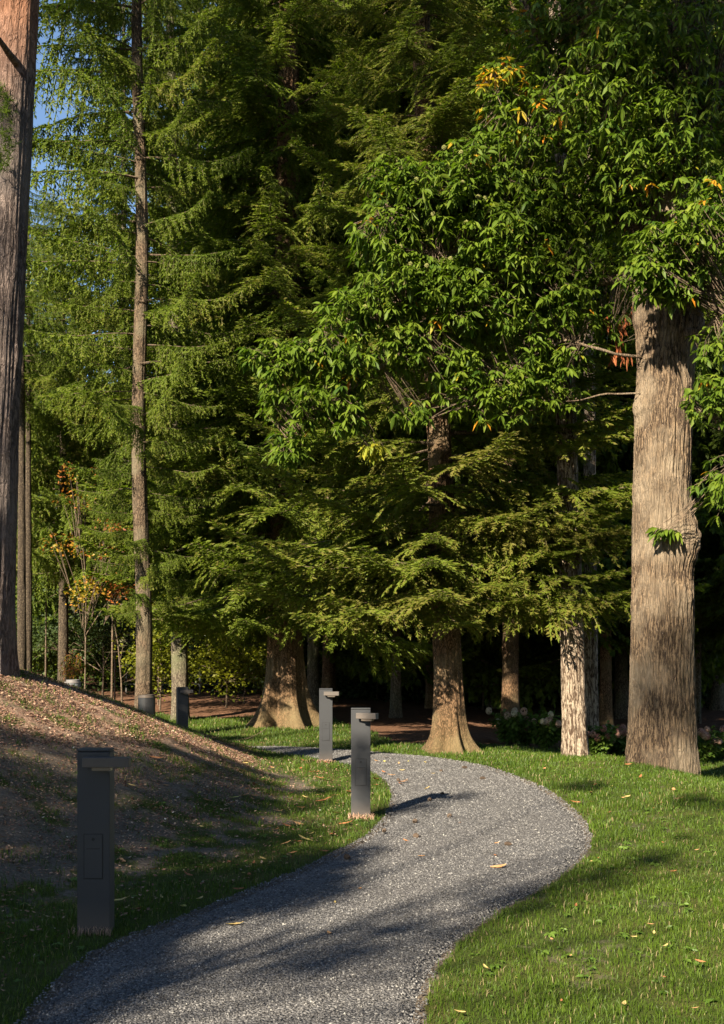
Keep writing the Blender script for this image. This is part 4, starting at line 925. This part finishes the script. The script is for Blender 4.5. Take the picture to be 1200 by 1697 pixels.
# black cylinder by the slim spruce, shrub behind the crest in its grey pot
def cyl_me(name, r0, r1, h, matn, wall=.012, seg=40):
    th = np.linspace(0, 2 * np.pi, seg, endpoint=False); rings = [(r0, 0), (r1, h), (r1 - wall, h), (r0 - wall, .04)]
    V = np.concatenate([np.c_[np.cos(th) * r, np.sin(th) * r, np.full(seg, z)] for r, z in rings]); Q = []
    for k in range(3):
        for i in range(seg): Q.append([k * seg + i, k * seg + (i + 1) % seg, (k + 1) * seg + (i + 1) % seg, (k + 1) * seg + i])
    return mesh(name, V, [np.array(Q)], [M[matn]], smooth=False)
def on_crest(px, py, Y): return at(px, py, Y)
p = at(243, 1183, 16.6); pt = thing('black_tub', 'round black tub in front of the slim spruce behind the mound', 'tub', (p[0], p[1], hz(p[0], p[1]) - .02))
hh = at(243, 1154, 16.6)[2] - hz(p[0], p[1]); ob('body', cyl_me('body', .125, .125, hh + .02, 'blackmetal'), pt); 
r_ = cyl_me('rim', .131, .131, .018, 'blackmetal', .02); ob('rim', r_, pt, (0, 0, hh + .004))
p = at(121, 1140, 14.2); gt = thing('grey_pot', 'low round grey pot under the reddish shrub on the mound crest', 'pot', (p[0], p[1], hz(p[0], p[1])))
hh = at(121, 1130, 14.2)[2] - hz(p[0], p[1]); ob('body', cyl_me('body', .085, .098, max(hh, .12), 'greymetal'), gt); ob('rim', cyl_me('rim', .103, .103, .014, 'greymetal', .02), gt, (0, 0, max(hh, .12) - .012))
Yr = 15.6; p = at(120, 1125, Yr); rt = thing('red_shrub', 'small twiggy shrub with reddish leaves behind the mound crest', 'shrub', (p[0], p[1], hz(p[0], p[1])))
H = at(120, 1080, Yr)[2] - hz(p[0], p[1]); b = MB(); P, D = [], []; zl = at(120, 1125, Yr)[2] - hz(p[0], p[1])
for i in range(16):
    a = RS.rand() * 6.28; e = np.array([math.cos(a) * .2 * RS.rand() ** .4, math.sin(a) * .15, H * U(.8, 1)]); s0 = np.array([U(-.03, .03), 0, 0]); mid = np.array([e[0] * .25, 0, zl]); b.tube([s0, mid, e], [.006, .005, .002], 4)
    for s in np.linspace(.2, 1, 9): q = mid * (1 - s) + e * s; P += [q + RS.normal(0, .02, 3) for _ in range(3)]
P = np.array(P); n = len(P); ob('stem', b.me('stem', M['twig']), rt)
V, F, tt = leaf_batch(P, RS.normal(0, 1, (n, 3)), U(.03, .055, n), U(.012, .022, n), np.where(RS.rand(n) > .5, U(.1, .6, n), U(.8, 1, n))); ob('foliage', mesh('foliage', V, [F], [M['maple']], attr={'tint': tt}), rt)

# low fence far behind, just visible left of the grey trunked spruce
fx = px2x(270, 31); fz = hz(fx, 31); fe = thing('fence', 'low grey rail fence in the dark between the slim spruce and the grey trunked one', 'fence', (fx, 31, fz))
for k in range(-2, 4):
    a = MB(); a.box(k * .5 - .02, k * .5 + .02, -.02, .02, 0, .8); ob('post', a.me('post', M['fencewire']), fe)
for z in (.25, .5, .75):
    a = MB(); a.box(-1.05, 1.55, -.034, -.021, z - .015, z + .015); ob('rail', a.me('rail', M['fencewire']), fe)

# ------------------------------------------------------------------ fallen leaves, cones, twig
def dropped(L, W, seed):
    rs = np.random.RandomState(seed); nx_, ny_ = 9, 5; V = []
    for i in range(nx_):
        t = i / (nx_ - 1); w = W * .5 * (math.sin(math.pi * min(1, t * .96 + .02)) ** .75 + .04)
        for j in range(ny_):
            s = j / (ny_ - 1) * 2 - 1; V.append(((t - .5) * L, s * w * (1 + .1 * rs.normal() * (abs(s) > .9)), .25 * w * s * s + .10 * L * (2 * t - 1) ** 2 + .012 * L * rs.normal() + .004))
    i = np.arange(nx_ - 1)[:, None] * ny_ + np.arange(ny_ - 1)[None, :]
    Q = np.stack([i, i + 1, i + 1 + ny_, i + ny_], -1).reshape(-1, 4); t = rs.rand()
    return mesh('fallen_leaf', np.array(V), [Q], [M['fallen']], attr={'tint': np.clip(t + rs.uniform(-.08, .08, len(Q)), 0, 1)}, smooth=True)
LM = [dropped(.13 + .01 * (k % 4), .042 + .006 * (k % 3), k) for k in range(12)]
def put_leaf(px, py, label, group, k=None, rz=None, s=1.0, zo=.012):
    Yt = CAMZ * FPX / (py - HZ)
    for _ in range(30): x = px2x(px, Yt); Yt += .35 * (FPX * (CAMZ - hz(x, Yt)) / (py - HZ) - Yt)
    x = px2x(px, Yt)
    if not (3 < Yt < 30): return
    o = ob('fallen_leaf', LM[RS.randint(12) if k is None else k], None, (x, Yt, hz(x, Yt) + zo), (U(-.25, .25), U(-.25, .25), U(0, 6.28) if rz is None else rz), s * U(.75, 1.1))
    tag(o, label, 'fallen leaf', group)
put_leaf(536, 1332, 'large curled tan leaf on the grass left of the nearer pale bollard', 'fallen chestnut leaves', 3, .1, 1.4, .03)
put_leaf(258, 1262, 'curled tan leaf on the mound right of the nearest bollard head', 'fallen chestnut leaves', 5, .2, 1.0, .03)
put_leaf(197, 1502, 'pale leaf lying just right of the foot of the nearest bollard', 'fallen chestnut leaves', 2, .1, .9, .03)
put_leaf(389, 1543, 'single pale oval leaf on the near left part of the gravel', 'fallen chestnut leaves', 7, .3, .6, .035)
put_leaf(826, 1446, 'flat dark greenish leaf on the gravel near the right edge of the bend', 'fallen chestnut leaves', 1, .2, .9, .035)
put_leaf(331, 1498, 'orange leaf on the grass strip right of the nearest bollard', 'fallen chestnut leaves', 0, 1.2, .6, .03)
def scatter(n, box, label, group, s=1.0, cond=None, zo=.018):
    c = 0
    for _ in range(n * 6):
        if c >= n: break
        px, py = U(box[0], box[1]), U(box[2], box[3]); g = gnd(px, py)
        if cond is not None and not cond(g): continue
        put_leaf(px, py, label, group, s=s * U(.5, 1), zo=zo); c += 1
inp = lambda g: bool(in_poly(np.array([g[0]]), np.array([g[1]]))[0]); outp = lambda g: not inp(g)
scatter(34, (440, 650, 1262, 1400), 'tan fallen leaf on the grass tongue round the pale bollards', 'leaves scattered on the grass tongue', 1.0, outp)
scatter(30, (200, 520, 1250, 1380), 'pale fallen leaf on the shaded slope of the mound', 'leaves scattered on the shaded mound', .9, outp)
scatter(26, (20, 330, 1130, 1235), 'dry fallen leaf on the sunlit top of the mound', 'leaves scattered on the sunlit mound', .9, outp)
scatter(16, (200, 560, 1400, 1520), 'yellowish fallen leaf in the shaded grass strip along the path', 'leaves in the shaded grass strip', .8, outp)
scatter(26, (800, 1150, 1255, 1340), 'brown fallen leaf on the lawn between the bend and the thick chestnut', 'leaves on the lawn by the chestnut', .7, outp, .03)
scatter(26, (760, 1195, 1340, 1690), 'small tan fallen leaf on the near lawn right of the path', 'leaves on the near lawn', .45, outp, .03)
scatter(14, (610, 720, 1255, 1320), 'brown fallen leaf where the gravel bends behind the pale bollard', 'leaves on the far gravel', .9, inp, .035)
scatter(8, (500, 900, 1330, 1560), 'small brown leaf lying on the open gravel', 'leaves on the open gravel', .5, inp, .035)
# cones: stacked scale rings
def cone_me():
    V, Q = [], []; nr, sg = 9, 14
    for i in range(nr * 2):
        t = i / (nr * 2 - 1); r = .022 * (math.sin(math.pi * (t * .85 + .12)) ** .7) * (1.15 if i % 2 else .8)
        for j in range(sg): a = 2 * math.pi * j / sg + (i // 2) * .3; V.append((t * .085 - .04, r * math.cos(a) * (1 + .12 * (j % 2)), r * math.sin(a) * (1 + .12 * (j % 2))))
    for i in range(nr * 2 - 1):
        for j in range(sg): Q.append([i * sg + j, i * sg + (j + 1) % sg, (i + 1) * sg + (j + 1) % sg, (i + 1) * sg + j])
    return mesh('conifer_cone', np.array(V), [np.array(Q)], [M['cone']])
CM = cone_me()
for px, py in ((690, 1394), (842, 1407), (731, 1286), (770, 1281), (733, 1323), (712, 1333), (688, 1369), (637, 1385), (575, 1430), (660, 1300), (800, 1300), (745, 1360)):
    g = gnd(px, py); tag(ob('conifer_cone', CM, None, (g[0], g[1], hz(*g) + .045), (0, 0, U(0, 6)), U(.45, .85)), 'small dark cone lying on the gravel path', 'cone', 'dark cones on the gravel')
g = gnd(412, 1226); b = MB(); b.tube([(-.3, -.1, .01), (0, 0, .05), (.2, .15, .14), (.3, .3, .22)], [.006, .007, .006, .003], 5)
tag(ob('fallen_twig', b.me('fallen_twig', M['twig']), None, (g[0], g[1], hz(*g))), 'bare pale twig on the lit grass left of the far gravel strip', 'twig')

# ------------------------------------------------------------------ trees beside and behind the viewer: they throw the shade seen in the picture
TS = 1 / math.tan(SUN_EL)
def tall(name, label, cat, tx, ty, H, blobs, matn, ls, barkn, dens=1.0):
    """a tree outside the picture; blobs = (X, Y, Z of the place it shades, height above it, radius)"""
    z0 = hz(tx, ty); t = thing(name, label, cat, (tx, ty, z0), 0, 'trees beside and behind the viewer')
    V, Q = trunk([(0, 0, -.1), (0, 0, H * .6), (0, 0, H)], (.15, .11, .04), 24, .2, (.08, .3, 4), .01, 6, (), int(tx * 7)); ob('trunk', mesh('trunk', V, [Q], [M[barkn]], smooth=True), t)
    b = MB(); Vs, Fs, Ts, nv = [], [], [], 0
    for (X, Y, Z, h, r) in blobs:
        c = np.array([X - SUN_TRAVEL.x * h * TS - tx, Y - SUN_TRAVEL.y * h * TS - ty, Z + hz(X, Y) + h - z0])
        zs = max(.5, min(H * .97, c[2] * .8)); b.tube([(0, 0, zs), c * [.5, .5, 0] + [0, 0, (zs + c[2]) / 2 + .2], c], [.03, .018, .006], 5)
        n = int(900 * dens * (r / .8) ** 2); V, F, tt = broad_crown([c], n, (r, r, r * .8), matn, ls, .8)
        Vs.append(V); Fs.append(F + nv); Ts.append(tt); nv += len(V)
    ob('limb', b.me('limb', M[barkn], True), t)
    ob('crown', mesh('crown', np.concatenate(Vs), [np.concatenate(Fs)], [M[matn]], attr={'tint': np.concatenate(Ts)}), t)
SH_ON = 1
if SH_ON:
    tall('maple_tree', 'broad maple outside the picture at the left, shading the nearest bollard', 'maple', -7.0, -.9, 6.5,
         [(x, y, 0.1, 6.0 + .25 * i % 1.1, r) for i, (x, y, r) in enumerate([(-3.6, 7.6, .95), (-3.4, 8.7, .7), (-1.6, 11.2, .5), (-2.3, 8.0, .95), (-2.2, 9.6, .8), (-1.4, 9.9, .6), (-1.1, 8.9, .8), (-1.1, 7.4, .9), (-1.7, 6.3, .9), (-1.5, 5.4, .7), (-1.7, 4.9, .8), (-2.7, 6.2, .9), (-1.1, 10.6, .6), (-.5, 6.9, .5), (-2.2, 5.2, .8), (-1.9, 10.8, .45), (-.55, 11.9, .3), (-1.5, 12.4, .35), (-.3, 8.2, .4)])] +
         [(-1.45, 6.2, .9, 5.5, .7), (-1.5, 6.1, .5, 4.2, .6), (-1.45, 6.2, .95, 4.4, .55), (-1.4, 6.2, .2, 4.0, .5)], 'dark_leaf', .075, 'bark_grey', 4.2)
    tall('maple_tree', 'slim maple behind the viewer, throwing the bands of shade over the gravel', 'maple', -6.4, -3.9, 7.2,
         [(x, y, 0, 7.0, r) for x, y, r in ((-.1, 5.7, .42), (.45, 6.4, .42), (1.05, 7.1, .38), (1.6, 7.7, .33), (2.15, 8.3, .33), (2.9, 9.2, .35), (.45, 10.9, .35), (1.0, 11.6, .25), (3.4, 11.2, .4), (4.3, 12.0, .4), (2.4, 12.3, .3), (3.4, 7.3, .35), (2.4, 5.4, .45), (4.4, 9.9, .4))], 'dark_leaf', .07, 'bark_grey', 2.6)
    tall('pine_tree', 'tall pine outside the picture left of the mound', 'pine', -14, 3, 16,
         [(-3.9, 11.6, z, 9, .5) for z in (1.4, 2.1, 2.8, 3.5, 4.2, 5.4)] + [(x, y, z, 9, .7) for x, y, z in ((-3.9, 11.9, 1.0),)], 'dark_leaf', .12, 'bark_pine', 1.2)
    tall('pine_tree', 'tall pine behind the viewer with its crown above everything', 'pine', -12, -1, 24,
         [(x, y, z, 13.5, .95) for x, y, z in ((1, 17, 10.2), (2.6, 15, 9.3), (4.4, 14, 8.6), (3.4, 14, 9.9), (-.4, 18, 9.9), (5.4, 14.5, 7.2), (2.0, 17, 10.5), (-1.5, 19, 9.0), (4.6, 13.8, 10), (.4, 20, 11), (-2.2, 20, 11.5), (-3.4, 21, 10.8), (-1.2, 20, 12), (-4.5, 22, 13), (-2.8, 23, 12.8), (-3, 21, 13.4), (-1.5, 21, 13.9), (0, 21, 12.9), (1.5, 20, 12), (-2.2, 20, 11.8), (.2, 19, 11.4), (2.5, 19, 11.5), (3.5, 16, 10.5), (3.0, 14.4, 8.9), (4.9, 14.2, 9.2), (1.8, 14.6, 9.6), (5.6, 14.6, 8.2))], 'dark_leaf', .11, 'bark_pine', 1.9)
    tall('pine_tree', 'second tall pine behind the viewer, its crown shading the wood floor', 'pine', -16, -4, 22,
         [(x, y, z, 15, .9) for x, y, z in ((3.9, 14.2, .4), (3.8, 14.2, 1.2), (5.2, 18.5, 1.0), (1.6, 21.0, .3), (6.2, 20, 3), (6.0, 18, 6))], 'dark_leaf', .14, 'bark_pine', .5)
    tall('maple_tree', 'low maple outside the picture at the left, shading the farthest bollard and the tub', 'maple', -9, 9.5, 7,
         [(-2.92, 18.4, .3, 5, .55), (-2.92, 18.4, .8, 5, .5), (-3.1, 16.6, .25, 4.6, .4)], 'dark_leaf', .11, 'bark_grey', 2.2)
    for k, (x, y) in enumerate(((2.5, -7), (7, -4), (9.5, 2), (12.5, 8), (-2.5, -12), (5, -13))):
        spruce('spruce of the wood behind the viewer, outside the picture', x, y, None, None, mF[k % 3], None, trunkmesh=DT, rz=k * 1.7, group='spruces behind the viewer')
